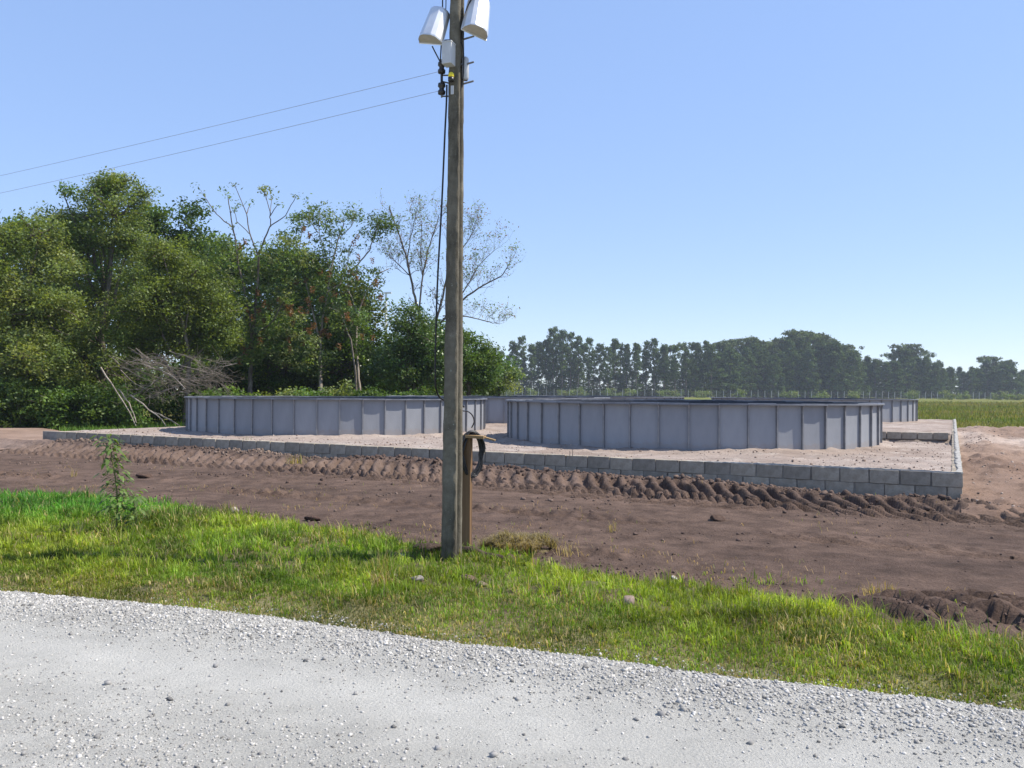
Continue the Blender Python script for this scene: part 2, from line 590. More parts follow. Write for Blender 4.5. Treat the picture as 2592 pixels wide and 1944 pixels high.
# ------------------------------------------------------------------ bare soil in front of the wall
def build_dirt():
    q = np.concatenate([np.arange(-16, -7, 0.09), np.arange(-7, 13, 0.032), np.arange(13, 30, 0.05)])
    s = np.concatenate([np.arange(-0.12, 1.95, 0.026), np.arange(1.95, 5.2, 0.042), np.arange(5.2, 13.5, 0.065)])
    Q, S = np.meshgrid(q, s)
    x, y = xy(Q, -S)
    z = H(x, y)
    # the ends sink under the neighbours
    z = z - 0.25*sstep(27.5, 30, Q) - 0.25*sstep(-14, -16, Q)
    cx = np.array([0.116, 0.079, 0.061]); pale = np.array([0.205, 0.150, 0.122]); dark = np.array([0.050, 0.034, 0.029])
    t = np.clip(0.5 + 1.7*fbm(Q*0.22, S*0.9, 91, 4), 0, 1)
    t2 = np.clip(fbm(x*0.8, y*0.8, 93, 4)*2.2, 0, 1)
    crust = np.exp(-((S-1.0)/0.55)**2)*np.clip(0.30 + 0.9*sstep(2, 9, Q), 0, 1)*np.clip(0.6+2*fbm(x*3, y*3, 95, 3), 0.2, 1)
    left = sstep(17.5, 20.5, Q - 0.5*S)
    rgt = sstep(0.8, -2.5, Q + 0.0)*sstep(2.8, 0.3, S)
    st = np.clip(0.5+1.9*fbm(Q*0.35, S*3.2, 97, 4), 0, 1)
    colr = cx[None, None]*(0.78+0.25*t[..., None]+0.25*st[..., None])
    wet = np.exp(-(((x-3.2)/1.3)**4 + ((y-5.8)/0.5)**4))
    t2 = np.clip(t2+0.5*wet, 0, 1.2)
    colr = colr*(1-t2[..., None]*0.5) + dark*t2[..., None]*0.5
    k = np.clip(0.6*crust + 0.85*left + 0.75*rgt, 0, 1)[..., None]
    colr = colr*(1-k) + pale*k
    V = np.stack([x, y, z], -1).reshape(-1, 3)
    F = grid_faces(len(s), len(q))
    keep = np.ones(len(F), bool)
    fx = V[F[:, 0], 0]; fy = V[F[:, 0], 1]
    keep &= (fy > y_dirt(fx) - 1.3) & (fx < 16) & (fx > -26)
    # outside of a wide cone around the view nothing is needed
    keep &= (np.abs(fx) < 0.85*fy + 3.0)
    V, F, cc = compact(V, F, keep, colr.reshape(-1, 3))
    me = mesh_np('bare_soil', V, F, M['dirt'], cc, True)
    o = tag(obj('bare_soil', me), 'churned brown soil with tractor prints before the block wall', kind='structure')


build_dirt()


# ------------------------------------------------------------------ sand right of the platform and left of it
def bankz(q, n):
    x, y = xy(q, n)
    z = 0.10 + 0.20*sstep(-1.0, 6, n) + 0.06*sstep(6, 14, n)
    z = z + 0.15*fbm(x*0.55, y*0.55, 101, 5)*sstep(-1.5, 1.0, n)
    # spoil ridge against the wall and heap at the far end
    z = z + 0.08*np.exp(-((-q-0.55)/0.4)**2)*sstep(0.2, 2.5, n)*(0.6+0.8*vnoise(n*0.5, n*0, 103))
    z = z + 0.2*np.exp(-((-q-3.4)/2.2)**2 - ((n-17.5)/2.0)**2) + 0.16*np.exp(-((-q-8)/2.0)**2-((n-17)/1.8)**2)
    z = z - 0.05*np.exp(-((-q-1.9-0.06*n)/0.25)**2)*sstep(2, 4, n)
    z = z - 0.5*sstep(19, 22, n) - 0.35*sstep(-0.9, -2.2, n + 0.6*fbm(q*0.7, q*0, 105, 3))
    z = z + 0.28*np.clip(fbm(x*3.5, y*3.5, 107, 5, 0.65)-0.02, 0, 1) + 0.05*fbm(x*1.8, y*1.8, 109, 3)
    return z


def build_bank():
    q = -np.concatenate([np.arange(-0.03, 7, 0.05), np.arange(7, 26, 0.16)])
    n = np.concatenate([np.arange(-2.2, 9, 0.06), np.arange(9, 22, 0.13)])
    Q, N = np.meshgrid(q, n)
    x, y = xy(Q, N)
    z = bankz(Q, N)
    a = np.array([0.26, 0.185, 0.14]); b = np.array([0.45, 0.37, 0.315]); d = np.array([0.175, 0.115, 0.085])
    t = np.clip(0.5+2.0*fbm(x*0.35, y*0.22, 111, 4), 0, 1)[..., None]
    far = sstep(5, 10, N)[..., None]
    colr = a*(1-t)+d*t
    pale = np.clip(2.4*fbm(Q*0.5, N*0.25, 113, 4)+0.15, 0, 1)[..., None]*far
    colr = colr*(1-pale)+b*pale
    V = np.stack([x, y, z], -1).reshape(-1, 3)
    F = flip_up(grid_faces(len(n), len(q)))
    keep = (np.abs(V[F[:, 0], 0]) < 0.85*V[F[:, 0], 1]+3)
    V, F, cc = compact(V, F, keep, colr.reshape(-1, 3))
    tag(obj('sand_bank', mesh_np('sand_bank', V, F, M['sand'], cc, True)), kind='structure')
    # pale patch left of the wall end
    q = np.arange(19.9, 38, 0.11); n = np.arange(-3.5, 9.5, 0.11)
    Q, N = np.meshgrid(q, n); x, y = xy(Q, N)
    e = 0.5*fbm(Q*0.4, N*0.4, 121, 3)
    z = 0.115 + 0.05*fbm(x*0.6, y*0.6, 123, 4) + 0.05*np.clip(fbm(x*4, y*4, 125, 4), 0, 1) - 0.3*sstep(2.6, 4.6, N-0.28*(Q-20)+3*e) - 0.3*sstep(-1.2, -2.6, N+3*e) - 0.02*(Q-20)*0.2
    a = np.array([0.29, 0.21, 0.165]); d = np.array([0.2, 0.135, 0.10])
    t = np.clip(0.5+2*fbm(x*0.5, y*0.5, 127, 4), 0, 1)[..., None]
    cc = (a*(1-t)+d*t).reshape(-1, 3)
    V = np.stack([x, y, z], -1).reshape(-1, 3); F = grid_faces(len(n), len(q))[:, ::-1]
    keep = (V[F[:, 0], 0] < -11.6) & (np.max(V[:, 2][F], axis=1) > -0.1)
    V, F, cc = compact(V, F, keep, cc)
    tag(obj('sand_path', mesh_np('sand_path', V, F, M['sand'], cc, True)), kind='structure')


build_bank()

# ------------------------------------------------------------------ platform of sand inside the walls
TR = dict(w=15.0)
TANKS = [(pixz(864, 1500, 0)[:2], None)]  # placeholder, replaced below


def polar(deg, D): return np.array([D*math.sin(math.radians(deg)), D*math.cos(math.radians(deg))])


TANK_POS = {
    'front_left': (polar(-11.63, 23.9), 4.03),
    'front_right': (polar(11.87, 20.1), 4.20),
    'middle': (polar(-0.95, 31.3), 4.1),
    'back_right': (polar(19.8, 38.0), 4.1),
    'back_centre': (polar(5.9, 41.0), 4.1),
}
STEP_N = 13.3


def platz(q, n):
    x, y = xy(q, n)
    z = TOPZ - 0.03 + 0.05*fbm(x*0.5, y*0.5, 131, 4) + 0.13*np.clip(fbm(x*3.6, y*3.6, 133, 5, 0.62), 0, 1)
    z = z + 0.035*np.clip(fbm(x*10, y*10, 135, 3, 0.6), 0, 1)
    # close to the wall the sand lies level with the blocks
    e = np.minimum(np.minimum(n, q), np.minimum(WALL_L-q, WALL_D-n))
    z = z*sstep(-0.1, 0.7, e) + (TOPZ-0.025)*(1-sstep(-0.1, 0.7, e))
    # hollow before the cross wall, deepest at the right-hand wall
    z = z - (0.20*sstep(3.6, 1.6, q)*sstep(6.5, 12.4, n) + 0.07*sstep(9.0, 3.0, q)*sstep(9.0, 12.8, n))*(n < STEP_N+0.05)
    # loose sand rises to the tanks
    for (p, r) in TANK_POS.values():
        d = np.hypot(x-p[0], y-p[1]) - r
        z = z + 0.045*np.exp(-(np.clip(d, -0.4, 9)/0.28)**2)*(0.5+vnoise(x*1.5, y*1.5, 137))
    return z


def build_platform():
    q = np.arange(0.06, WALL_L-0.05, 0.085)
    n = np.concatenate([np.arange(0.06, 14.2, 0.075), np.arange(14.2, WALL_D-0.05, 0.14)])
    Q, N = np.meshgrid(q, n); x, y = xy(Q, N)
    z = platz(Q, N)
    a = np.array([0.33, 0.275, 0.24]); b = np.array([0.26, 0.205, 0.17]); d = np.array([0.155, 0.112, 0.09]); w = np.array([0.40, 0.35, 0.31])
    t = np.clip(0.5+2.2*fbm(x*0.6, y*0.6, 141, 5), 0, 1)[..., None]
    t2 = np.clip(2.6*fbm(x*1.7, y*1.7, 143, 5)-0.05, 0, 1)[..., None]
    rt = sstep(9, 2, Q)[..., None]
    colr = a*(1-t)+b*t
    colr = colr*(1-0.55*rt*t2)+d*0.55*rt*t2
    lt = np.clip(2.5*fbm(x*2.3+9, y*2.3, 145, 4)-0.15, 0, 1)[..., None]
    colr = colr*(1-lt)+w*lt
    V = np.stack([x, y, z], -1).reshape(-1, 3)
    F = flip_up(grid_faces(len(n), len(q)))
    tag(obj('platform_sand', mesh_np('platform_sand', V, F, M['sand'], colr.reshape(-1, 3), True)), kind='structure')


build_platform()

# ------------------------------------------------------------------ block walls
BL, BH, BT = 0.376, 0.193, 0.14


def block_mesh(seed, L=BL):
    random.seed(seed)
    m = MB().box((0, 0, 0), (L, BT, BH), jit=0.005)
    return m.mesh('block', M['block'], bevel=0.008)


BLOCKS = [block_mesh(s) for s in range(5)]
HALF = [block_mesh(9+s, 0.18) for s in range(2)]


def build_wall():
    root = tag(empty('block_wall', (C0[0], C0[1], 0)), 'low grey concrete block wall holding the sand platform', 'wall')
    R = Matrix(((Wd[0], Nd[0], 0), (Wd[1], Nd[1], 0), (0, 0, 1)))
    ang_f = math.atan2(Wd[1], Wd[0]); ang_s = math.atan2(Nd[1], Nd[0])
    rnd = random.Random(3)

    def put(me, q, n, z, ang):
        x, y = q*Wd[0]+n*Nd[0], q*Wd[1]+n*Nd[1]
        o = obj('block', me, root, (x+rnd.uniform(-.005, .005), y+rnd.uniform(-.005, .005), z+rnd.uniform(-.004, .003)))
        o.rotation_euler = (rnd.uniform(-.014, .014), rnd.uniform(-.010, .010), ang+rnd.uniform(-.010, .010))
    nb = int(WALL_L/0.40)
    for c in range(3):
        z = TOPZ - BH/2 - 0.008 - c*0.20
        off = 0.20 if c == 1 else 0.0
        if c == 2: nb = 16
        for i in range(nb):
            q = 0.195 + i*0.40 + off
            put(rnd.choice(BLOCKS), q, BT/2, z, ang_f)
        if c == 1: put(HALF[0], 0.095, BT/2, z, ang_f)
    # side wall on the right and the far edge
    for i in range(int((WALL_D-0.2)/0.40)):
        put(rnd.choice(BLOCKS), BT/2, 0.15+0.2+i*0.40, TOPZ-BH/2-0.008, ang_s)
    # mortar core, a little behind the faces of the blocks
    m = MB()
    def bar(q0, q1, n0, n1, z0, z1):
        vs = []
        for z in (z0, z1):
            for q, n in ((q0, n0), (q1, n0), (q1, n1), (q0, n1)):
                vs.append((q*Wd[0]+n*Nd[0], q*Wd[1]+n*Nd[1], z))
        m.add(vs, ((0,1,2,3),(7,6,5,4),(0,4,5,1),(1,5,6,2),(2,6,7,3),(3,7,4,0)))
    bar(0.012, WALL_L+0.17, 0.019, BT-0.01, -0.3, TOPZ-0.014)
    obj('mortar', m.mesh('mortar', M['mortar']), root)
    m = MB(); bar(0.008, BT-0.01, BT+0.0, WALL_D, -0.3, TOPZ-0.0141); obj('mortar', m.mesh('mortar', M['mortar']), root)
    # smear of mortar along the top: uneven strip, thick at the right corner
    for (along, L, full) in ((0, 4.3, True), (1, WALL_D, True), (0, WALL_L, False)):
        n = int(L/0.06)
        vs = []; fs = []
        for i in range(n+1):
            t = i*L/n
            w0 = 0.0 + 0.018*rnd.random()
            w1 = BT*(0.4+0.45*rnd.random())
            h = (0.006+0.012*rnd.random()) if full else -0.004+0.010*rnd.random()
            if full and along == 0: h = h - 0.02*max(0, (t-2.8))
            if full and along == 1: h += 0.004
            z0 = TOPZ-0.012
            for w, z in ((w0, z0), (w0+0.006, z0+0.012+h), (w1-0.01, z0+0.012+h*0.8), (w1, z0-0.02)):
                q, nn = (t, w) if along == 0 else (w, t)
                vs.append((q*Wd[0]+nn*Nd[0], q*Wd[1]+nn*Nd[1], z))
        for i in range(n):
            for k in range(3): fs.append((i*4+k, i*4+k+1, i*4+k+5, i*4+k+4))
        mm = MB().add(vs, fs)
        if full: obj('mortar_capping', mm.mesh('mortar_capping', M['capping']), root)
    # low cross wall half buried in the sand
    xr = tag(empty('cross_wall', (*xy(0.2, STEP_N), 0)), 'short half-buried block wall crossing the platform behind the right tank', 'wall')
    for i in range(17):
        o = obj('block', BLOCKS[i % 5], xr, (0.40*i*Wd[0]+Wd[0]*0.22+Nd[0]*0.07, 0.40*i*Wd[1]+Wd[1]*0.22+Nd[1]*0.07, TOPZ-BH/2+0.004-0.004*i))
        o.rotation_euler = (0, 0, ang_f)


build_wall()

# ------------------------------------------------------------------ round tanks of panels
NP = 48
TH = 0.88


def build_tank(key, label, parts=True):
    p, r = TANK_POS[key]
    base = TOPZ - 0.05
    hgt = TOPZ + TH - base
    root = tag(empty('round_tank', (p[0], p[1], base)), label, 'tank', 'grey round panel tanks on the sand platform')
    w = 2*r*math.tan(math.pi/NP)
    # one panel, slightly pressed inwards in the middle
    vs = []; fs = []
    nx, nz = 4, 5
    for side, dy in ((0, 0.0), (1, -0.02)):
        for k in range(nz+1):
            for i in range(nx+1):
                a = i/nx*2-1; b = k/nz
                d = 0.006*(1-a*a)*math.sin(math.pi*b)
                vs.append((a*(w/2-0.002), r + dy - (d if side == 0 else 0), b*hgt))
    o2 = (nx+1)*(nz+1)
    for k in range(nz):
        for i in range(nx):
            a = k*(nx+1)+i
            fs.append((a+1, a, a+nx+1, a+nx+2))
            fs.append((o2+a, o2+a+1, o2+a+nx+2, o2+a+nx+1))
    pm = MB().add(vs, fs).mesh('panel', M['panel'], True)
    # upright rib with a curved bracket under the rim
    def strip(prof, hw, name):
        vs = [(-hw, r-0.004+a, b) for a, b in prof] + [(hw, r-0.004+a, b) for a, b in prof]
        n = len(prof)
        fs = [tuple(range(n)), tuple(range(2*n-1, n-1, -1))] + [(i, (i+1) % n + 0, (i+1) % n + n, i+n)[::-1] for i in range(n)]
        return MB().add(vs, fs).mesh(name, M['rib'])
    rm = strip([(0.0, 0.0), (0.055, 0.0), (0.055, hgt-0.17), (0.0, hgt-0.17)], 0.014, 'rib')
    bm_ = strip([(0.0, hgt-0.169), (0.052, hgt-0.169), (0.056, hgt-0.10), (0.067, hgt-0.05), (0.083, hgt-0.0275), (0.0, hgt-0.0275)], 0.0145, 'bracket')
    # one rim length (flat angle iron)
    ang = math.pi/NP
    ro, ri = r+0.088, r-0.035
    vs = []
    for z in (hgt-0.027, hgt+0.004):
        for a in (-ang+0.0004, ang-0.0004):
            for rr in (ri, ro):
                q = rr/math.cos(ang)
                vs.append((q*math.sin(a), q*math.cos(a), z))
    em = MB().add(vs, ((0,2,3,1),(4,5,7,6),(1,3,7,5),(0,4,6,2),(0,1,5,4),(2,6,7,3))).mesh('rim_segment', M['rim'])
    rnd = random.Random(hash(key) % 1000 if False else len(key)*7)
    for i in range(NP):
        a = 2*math.pi*i/NP
        o = obj('panel', pm, root); o.rotation_euler = (rnd.uniform(-.004, .004), 0, a)
        o = obj('rib', rm, root); o.rotation_euler = (0, 0, a+ang+rnd.uniform(-.0012, .0012))
        obj('bracket', bm_, o)
        o = obj('rim_segment', em, root); o.rotation_euler = (0, 0, a); o.location = (0, 0, rnd.uniform(-.003, .003))
    # black liner
    m = MB()
    n = 96
    vs = []; fs = []
    for rr, z in ((r-0.03, hgt-0.004), (r-0.045, hgt-0.05), (r-0.05, 0.14), (r-0.3, 0.1), (0.01, 0.06)):
        for k in range(n):
            a = 2*math.pi*k/n
            dr = 0.012*math.sin(k*5.1)+0.008*math.sin(k*2.3)
            vs.append(((rr+dr)*math.sin(a), (rr+dr)*math.cos(a), z))
    for i in range(4):
        for k in range(n): fs.append((i*n+k, i*n+(k+1) % n, (i+1)*n+(k+1) % n, (i+1)*n+k))
    m.add(vs, fs)
    obj('liner', m.mesh('liner', M['liner'], True), root)
    return root


build_tank('front_left', 'grey round panel tank before the woods, left of the pole')
build_tank('front_right', 'nearest grey round panel tank, right of the pole')
build_tank('middle', 'grey round tank showing in the gap between the two front tanks')
build_tank('back_right', 'distant grey round tank at far right end of the platform')
build_tank('back_centre', 'farthest round tank, only its rim showing over the nearest tank')

# ------------------------------------------------------------------ gravel road and verge soil
def verge_in(x, y):
    """signed distance-like: positive inside the grass strip"""
    return np.minimum(y - y_road(x), y_dirt(x) - y + 0.22*fbm(x*2.1, y*2.1, 151, 4))


def vergez(x, y):
    e = verge_in(x, y)
    z = H(x, y, False)
    bank = 0.05*sstep(0, 0.8, e) + 0.10*fbm(x*1.5, y*1.5, 153, 4) + 0.12*np.clip(fbm(x*4.5, y*4.5, 155, 4), 0, 1)
    bank = bank + 0.05*np.exp(-(((x+0.67)/0.6)**2+((y-7.6)/0.4)**2))
    return z + bank*sstep(-0.02, 0.25, e) - 0.10*sstep(0.05, -0.30, e)


def build_verge():
    x = np.arange(-13, 7.5, 0.05); y = np.arange(3.0, 15.5, 0.05)
    X, Y = np.meshgrid(x, y)
    z = vergez(X, Y)
    e = verge_in(X, Y)
    g = np.array([0.10, 0.12, 0.032]); dr = np.array([0.185, 0.17, 0.085]); so = np.array([0.13, 0.09, 0.065])
    t = np.clip(0.5+2*fbm(X*1.5, Y*1.5, 157, 4), 0, 1)[..., None]
    colr = g*(1-t) + so*t
    k = (sstep(0.7, 0.1, Y-y_road(X))*0.85)[..., None]
    colr = colr*(1-k)+dr*k
    V = np.stack([X, Y, z], -1).reshape(-1, 3)
    F = grid_faces(len(y), len(x))
    ef = e.reshape(-1)[F].max(1)
    V, F, cc = compact(V, F, (ef > -0.35) & (np.abs(V[F[:, 0], 0]) < 0.85*V[F[:, 0], 1]+2.5), colr.reshape(-1, 3))
    tag(obj('verge', mesh_np('verge', V, F, M['verge'], cc, True)), kind='structure')


build_verge()


def track(x, y):
    """0..1: the two worn wheel paths of the road, measured from its edge"""
    d = y_road(x) - y
    return np.exp(-((d-1.05)/0.33)**2) + 0.55*np.exp(-((d-2.75)/0.4)**2)


def roadz(x, y):
    d = np.interp(x, RP[:, 0], RP[:, 1]) - y
    z = 0.0 + 0.035*sstep(0.2, 1.2, d)*0 + 0.03*np.exp(-((d-0.32)/0.3)**2) - 0.012*track(x, y) + 0.03*fbm(x*0.9, y*0.9, 161, 4)
    rough = 1-0.8*np.clip(track(x, y), 0, 1)
    z = z + 0.012*fbm(x*9, y*9, 163, 4)*rough + 0.010*np.clip(fbm(x*24, y*24, 165, 3), 0, 1)*rough
    e = y_road(x) - y
    return z + 0.02 - 0.16*sstep(0.03, -0.35, e)


def build_road():
    xs = np.concatenate([np.arange(-30, -7, 0.3), np.arange(-7, 6, 0.03), np.arange(6, 26, 0.3)])
    ys = np.concatenate([np.arange(-8, 2.4, 0.25), np.arange(2.4, 7.4, 0.03), np.arange(7.4, 14.5, 0.1)])
    X, Y = np.meshgrid(xs, ys)
    z = roadz(X, Y)
    e = y_road(X)-Y
    t = np.clip(0.5+1.6*fbm(X*0.8, Y*1.3, 167, 4), 0, 1)[..., None]
    a = np.array([0.405, 0.397, 0.368]); b = np.array([0.465, 0.456, 0.424])
    colr = a*(1-t)+b*t
    sp = np.clip(0.5+1.5*fbm(X*5, Y*8, 168, 4, 0.65), 0, 1)[..., None]
    colr = colr*(0.86+0.26*sp)*np.array([1.0, 0.995, 0.98])
    tr = np.clip(track(X, Y), 0, 1)[..., None]
    colr = colr*(1-0.55*tr) + np.array([0.475, 0.466, 0.43])*0.6*tr
    V = np.stack([X, Y, z], -1).reshape(-1, 3); F = grid_faces(len(ys), len(xs))
    ef = e.reshape(-1)[F].max(1)
    V, F, cc = compact(V, F, (ef > -0.4), colr.reshape(-1, 3))
    tag(obj('gravel_road', mesh_np('gravel_road', V, F, M['road'], cc, True)), kind='structure')


build_road()


# ------------------------------------------------------------------ loose gravel (uncountable)
def stones_mesh(name, P, S, colr, mat, seed, flat=0.65):
    """joined angular stones: jittered boxes"""
    g = np.random.default_rng(seed)
    n = len(P)
    base = np.array([(-1,-1,-1),(1,-1,-1),(1,1,-1),(-1,1,-1),(-1,-1,1),(1,-1,1),(1,1,1),(-1,1,1)], float)
    v = base[None]*0.5 + g.uniform(-0.24, 0.24, (n, 8, 3))
    v[:, 4:, :2] *= g.uniform(0.35, 0.9, (n, 1, 1))
    v *= np.stack([g.uniform(0.8, 1.35, n), g.uniform(0.6, 1.0, n), g.uniform(flat*0.6, flat*1.2, n)], 1)[:, None]
    a = g.uniform(0, 2*np.pi, n); tl = g.normal(0, 0.35, n)
    ca, sa = np.cos(a), np.sin(a); ct, st = np.cos(tl), np.sin(tl)
    x = v[..., 0]; y = v[..., 1]*ct[:, None]-v[..., 2]*st[:, None]; z = v[..., 1]*st[:, None]+v[..., 2]*ct[:, None]
    w = np.stack([x*ca[:, None]-y*sa[:, None], x*sa[:, None]+y*ca[:, None], z], -1)*S[:, None, None]
    w += P[:, None]
    f = np.array(((0,3,2,1),(4,5,6,7),(0,1,5,4),(1,2,6,5),(2,3,7,6),(3,0,4,7)))
    F = (f[None]+(np.arange(n)*8)[:, None, None]).reshape(-1, 4)
    return mesh_np(name, w.reshape(-1, 3), F, mat, np.repeat(colr, 8, 0), False)


def build_gravel():
    N = 250000
    x = rng.uniform(-6.2, 5, N); y = rng.uniform(2.6, 7.3, N)
    d = y_road(x) - y
    edge = np.exp(-((d-0.28)/0.36)**2)
    dens = 0.26 + 0.9*edge + 0.45*np.clip(0.5+2.2*fbm(x*1.1, y*1.1, 171, 3), 0, 1)*sstep(1.3, 2.0, d)
    dens *= 1-0.84*np.clip(track(x, y), 0, 1)
    spill = (d > -0.16) & (d <= 0.0) & (rng.random(N) < 0.35)
    keep = (((d > 0) & (rng.random(N) < dens*0.75)) | spill) & (np.abs(x) < 0.64*y+0.35)
    x, y, d = x[keep], y[keep], d[keep]
    n = len(x)
    S = 0.005+0.010*rng.random(n)**2.5 + 0.011*(rng.random(n) < 0.03)*rng.random(n)
    S *= 1+0.35*np.exp(-((d-0.28)/0.4)**2)
    z = np.maximum(roadz(x, y), np.where(d < 0.05, vergez(x, y), -9)) + S*0.12
    b = rng.uniform(0.27, 0.53, n)
    cc = np.stack([b*1.02, b*0.99, b*0.93], 1)*np.where(rng.random(n) < 0.10, 0.5, 1)[:, None]
    me = stones_mesh('gravel', np.stack([x, y, z], 1), S, cc, M['stone'], 5)
    tag(obj('gravel', me), 'loose pale gravel strewn over the road and its edge', kind='stuff')
    # single larger stones one can pick out
    spots = [(180, 1610), (305, 1605), (108, 1570), (272, 1738), (430, 1780), (245, 1874), (380, 1822), (630, 1840), (730, 1850), (820, 1680), (775, 1682),
             (1055, 1655), (1070, 1685), (1185, 1665), (1300, 1660), (1385, 1670), (1480, 1712), (1610, 1824), (1672, 1815), (1725, 1800), (1110, 1905),
             (1250, 1922), (995, 1848), (1585, 1925), (660, 1918), (545, 1690), (1820, 1760), (2000, 1800), (2130, 1850), (2320, 1890), (1900, 1880), (60, 1915), (460, 1900), (900, 1760)]
    rnd = random.Random(8)
    var = []
    for k in range(6):
        g = rng.uniform(0.2, 0.42)
        var.append(stones_mesh('stone', np.zeros((1, 3)), np.array([1.0]), np.array([[g*0.8, g*0.78, g*0.75]]), M['stone'], 20+k, 0.75))
    for i, (u, v) in enumerate(spots):
        p = pixz(u, v, 0.01)
        s = rnd.uniform(0.018, 0.034)
        o = obj('stone', var[i % 6], None, (p.x, p.y, float(roadz(np.array(p.x), np.array(p.y)))+s*0.22))
        o.scale = (s, s, s); o.rotation_euler = (0, 0, rnd.uniform(0, 6.28))
        tag(o, 'fist-sized or smaller grey angular stone lying loose on the gravel road', 'stone', 'larger stones on the gravel road')


build_gravel()


def build_clods():
    N = 90000
    x = rng.uniform(-11, 9.5, N); y = rng.uniform(5.2, 20.5, N)
    q, n = qn(x, y); s = -n
    dv = y - y_dirt(x)
    heap = (1.0*np.exp(-((s-0.36)/0.24)**2)+0.06*np.exp(-((s-1.1)/0.4)**2))*sstep(21, 19, q)*sstep(-1.5, 0.5, q)
    edge = np.exp(-((dv-0.25)/0.35)**2)*(0.25+0.75*sstep(-1.0, 0.8, x))
    pat = np.clip(4*fbm(x*0.6, y*0.9, 201, 4)-0.35, 0, 1)*0.35*sstep(1.3, 1.9, s)
    keep = (dv > 0.02) & (s > 0.05) & (rng.random(N) < heap+0.9*edge+pat+0.02) & (np.abs(x) < 0.66*y+0.4)
    x, y, heap = x[keep], y[keep], heap[keep]; n = len(x)
    S = 0.010+0.028*rng.random(n)**3 + 0.03*(rng.random(n) < 0.02)*rng.random(n)
    S = S*(1+0.5*heap)*np.clip(y/8, 0.8, 1.5)
    z = H(x, y)+S*0.15
    q, n_ = qn(x, y)
    dry = (np.clip(0.25+2*fbm(x*0.7, y*0.7, 203, 3), 0, 1)*(0.3+0.7*sstep(3, 10, q)))[:, None]
    cc = (np.array([0.10, 0.07, 0.058])*(1-dry)+np.array([0.20, 0.15, 0.12])*dry)*rng.uniform(0.7, 1.25, (n, 1))
    me = stones_mesh('soil_crumbs', np.stack([x, y, z], 1), S, cc, M['stone'], 9, 0.8)
    tag(obj('soil_crumbs', me), 'small crumbs and clods of soil scattered over the bare ground', 'soil', kind='stuff')
    # crumbs and pebbles on the platform and on the sand bank
    N = 15000
    q = rng.uniform(0.2, WALL_L-0.3, N); nn = rng.random(N)**1.5*14
    x, y = xy(q, nn)
    keep = fbm(x*1.2, y*1.2, 205, 4) > rng.uniform(-0.35, 0.3, N)
    for (p, r) in TANK_POS.values(): keep &= np.hypot(x-p[0], y-p[1]) > r+0.03
    q, nn, x, y = q[keep], nn[keep], x[keep], y[keep]
    z1 = platz(q, nn)
    q2 = -rng.random(9000)**1.5*10-0.15; n2 = rng.uniform(-0.8, 17, 9000)
    x2, y2 = xy(q2, n2); k2 = fbm(x2*1.0, y2*1.0, 207, 4) > rng.uniform(-0.1, 0.25, 9000)
    q2, n2, x2, y2 = q2[k2], n2[k2], x2[k2], y2[k2]; z2 = bankz(q2, n2)
    x = np.concatenate([x, x2]); y = np.concatenate([y, y2]); z = np.concatenate([z1, z2]); n = len(x)
    S = 0.010+0.03*rng.random(n)**3.5
    cc = np.where(rng.random(n)[:, None] < 0.5, np.array([0.35, 0.29, 0.25]), np.array([0.24, 0.18, 0.145]))*rng.uniform(0.7, 1.2, (n, 1))
    me = stones_mesh('sand_pebbles', np.stack([x, y, z+S*0.15], 1), S, cc, M['stone'], 10, 0.8)
    tag(obj('sand_pebbles', me), 'pebbles and crumbs strewn over the pale platform sand', 'pebbles', kind='stuff')


build_clods()


# ------------------------------------------------------------------ grass
def blades_mesh(name, P, L, Wb, colr, mat, seed, lean=0.6, lmin=0.12, dirn=None):
    """curved blades, 5 vertices and 2 faces each (quad + quad tip)"""
    g = np.random.default_rng(seed)
    n = len(P)
    a = g.uniform(0, 2*np.pi, n) if dirn is None else dirn
    d = np.stack([np.cos(a), np.sin(a)], 1)
    pz = np.stack([-d[:, 1], d[:, 0]], 1)
    ln = np.clip(np.abs(g.normal(0, lean, n))+lmin, 0, 1.5)
    h1 = L*0.55*np.cos(ln*0.5); r1 = L*0.55*np.sin(ln*0.5)
    h2 = h1+L*0.45*np.cos(ln*1.5); r2 = r1+L*0.45*np.sin(ln*1.5)
    V = np.empty((n, 5, 3))
    def put(i, r, h, w):
        V[:, i, :2] = P[:, :2]+d*r[:, None]+pz*w[:, None]; V[:, i, 2] = P[:, 2]+h
    z0 = np.zeros(n)
    put(0, z0, z0-0.01, -Wb/2); put(1, z0, z0-0.01, Wb/2)
    put(2, r1, h1, -Wb*0.42); put(3, r1, h1, Wb*0.42)
    put(4, r2, h2, z0)
    f = np.array(((0, 1, 3), (0, 3, 2), (2, 3, 4)))
    F = (f[None]+(np.arange(n)*5)[:, None, None]).reshape(-1, 3)
    return mesh_np(name, V.reshape(-1, 3), F, mat, np.repeat(colr, 5, 0), True)


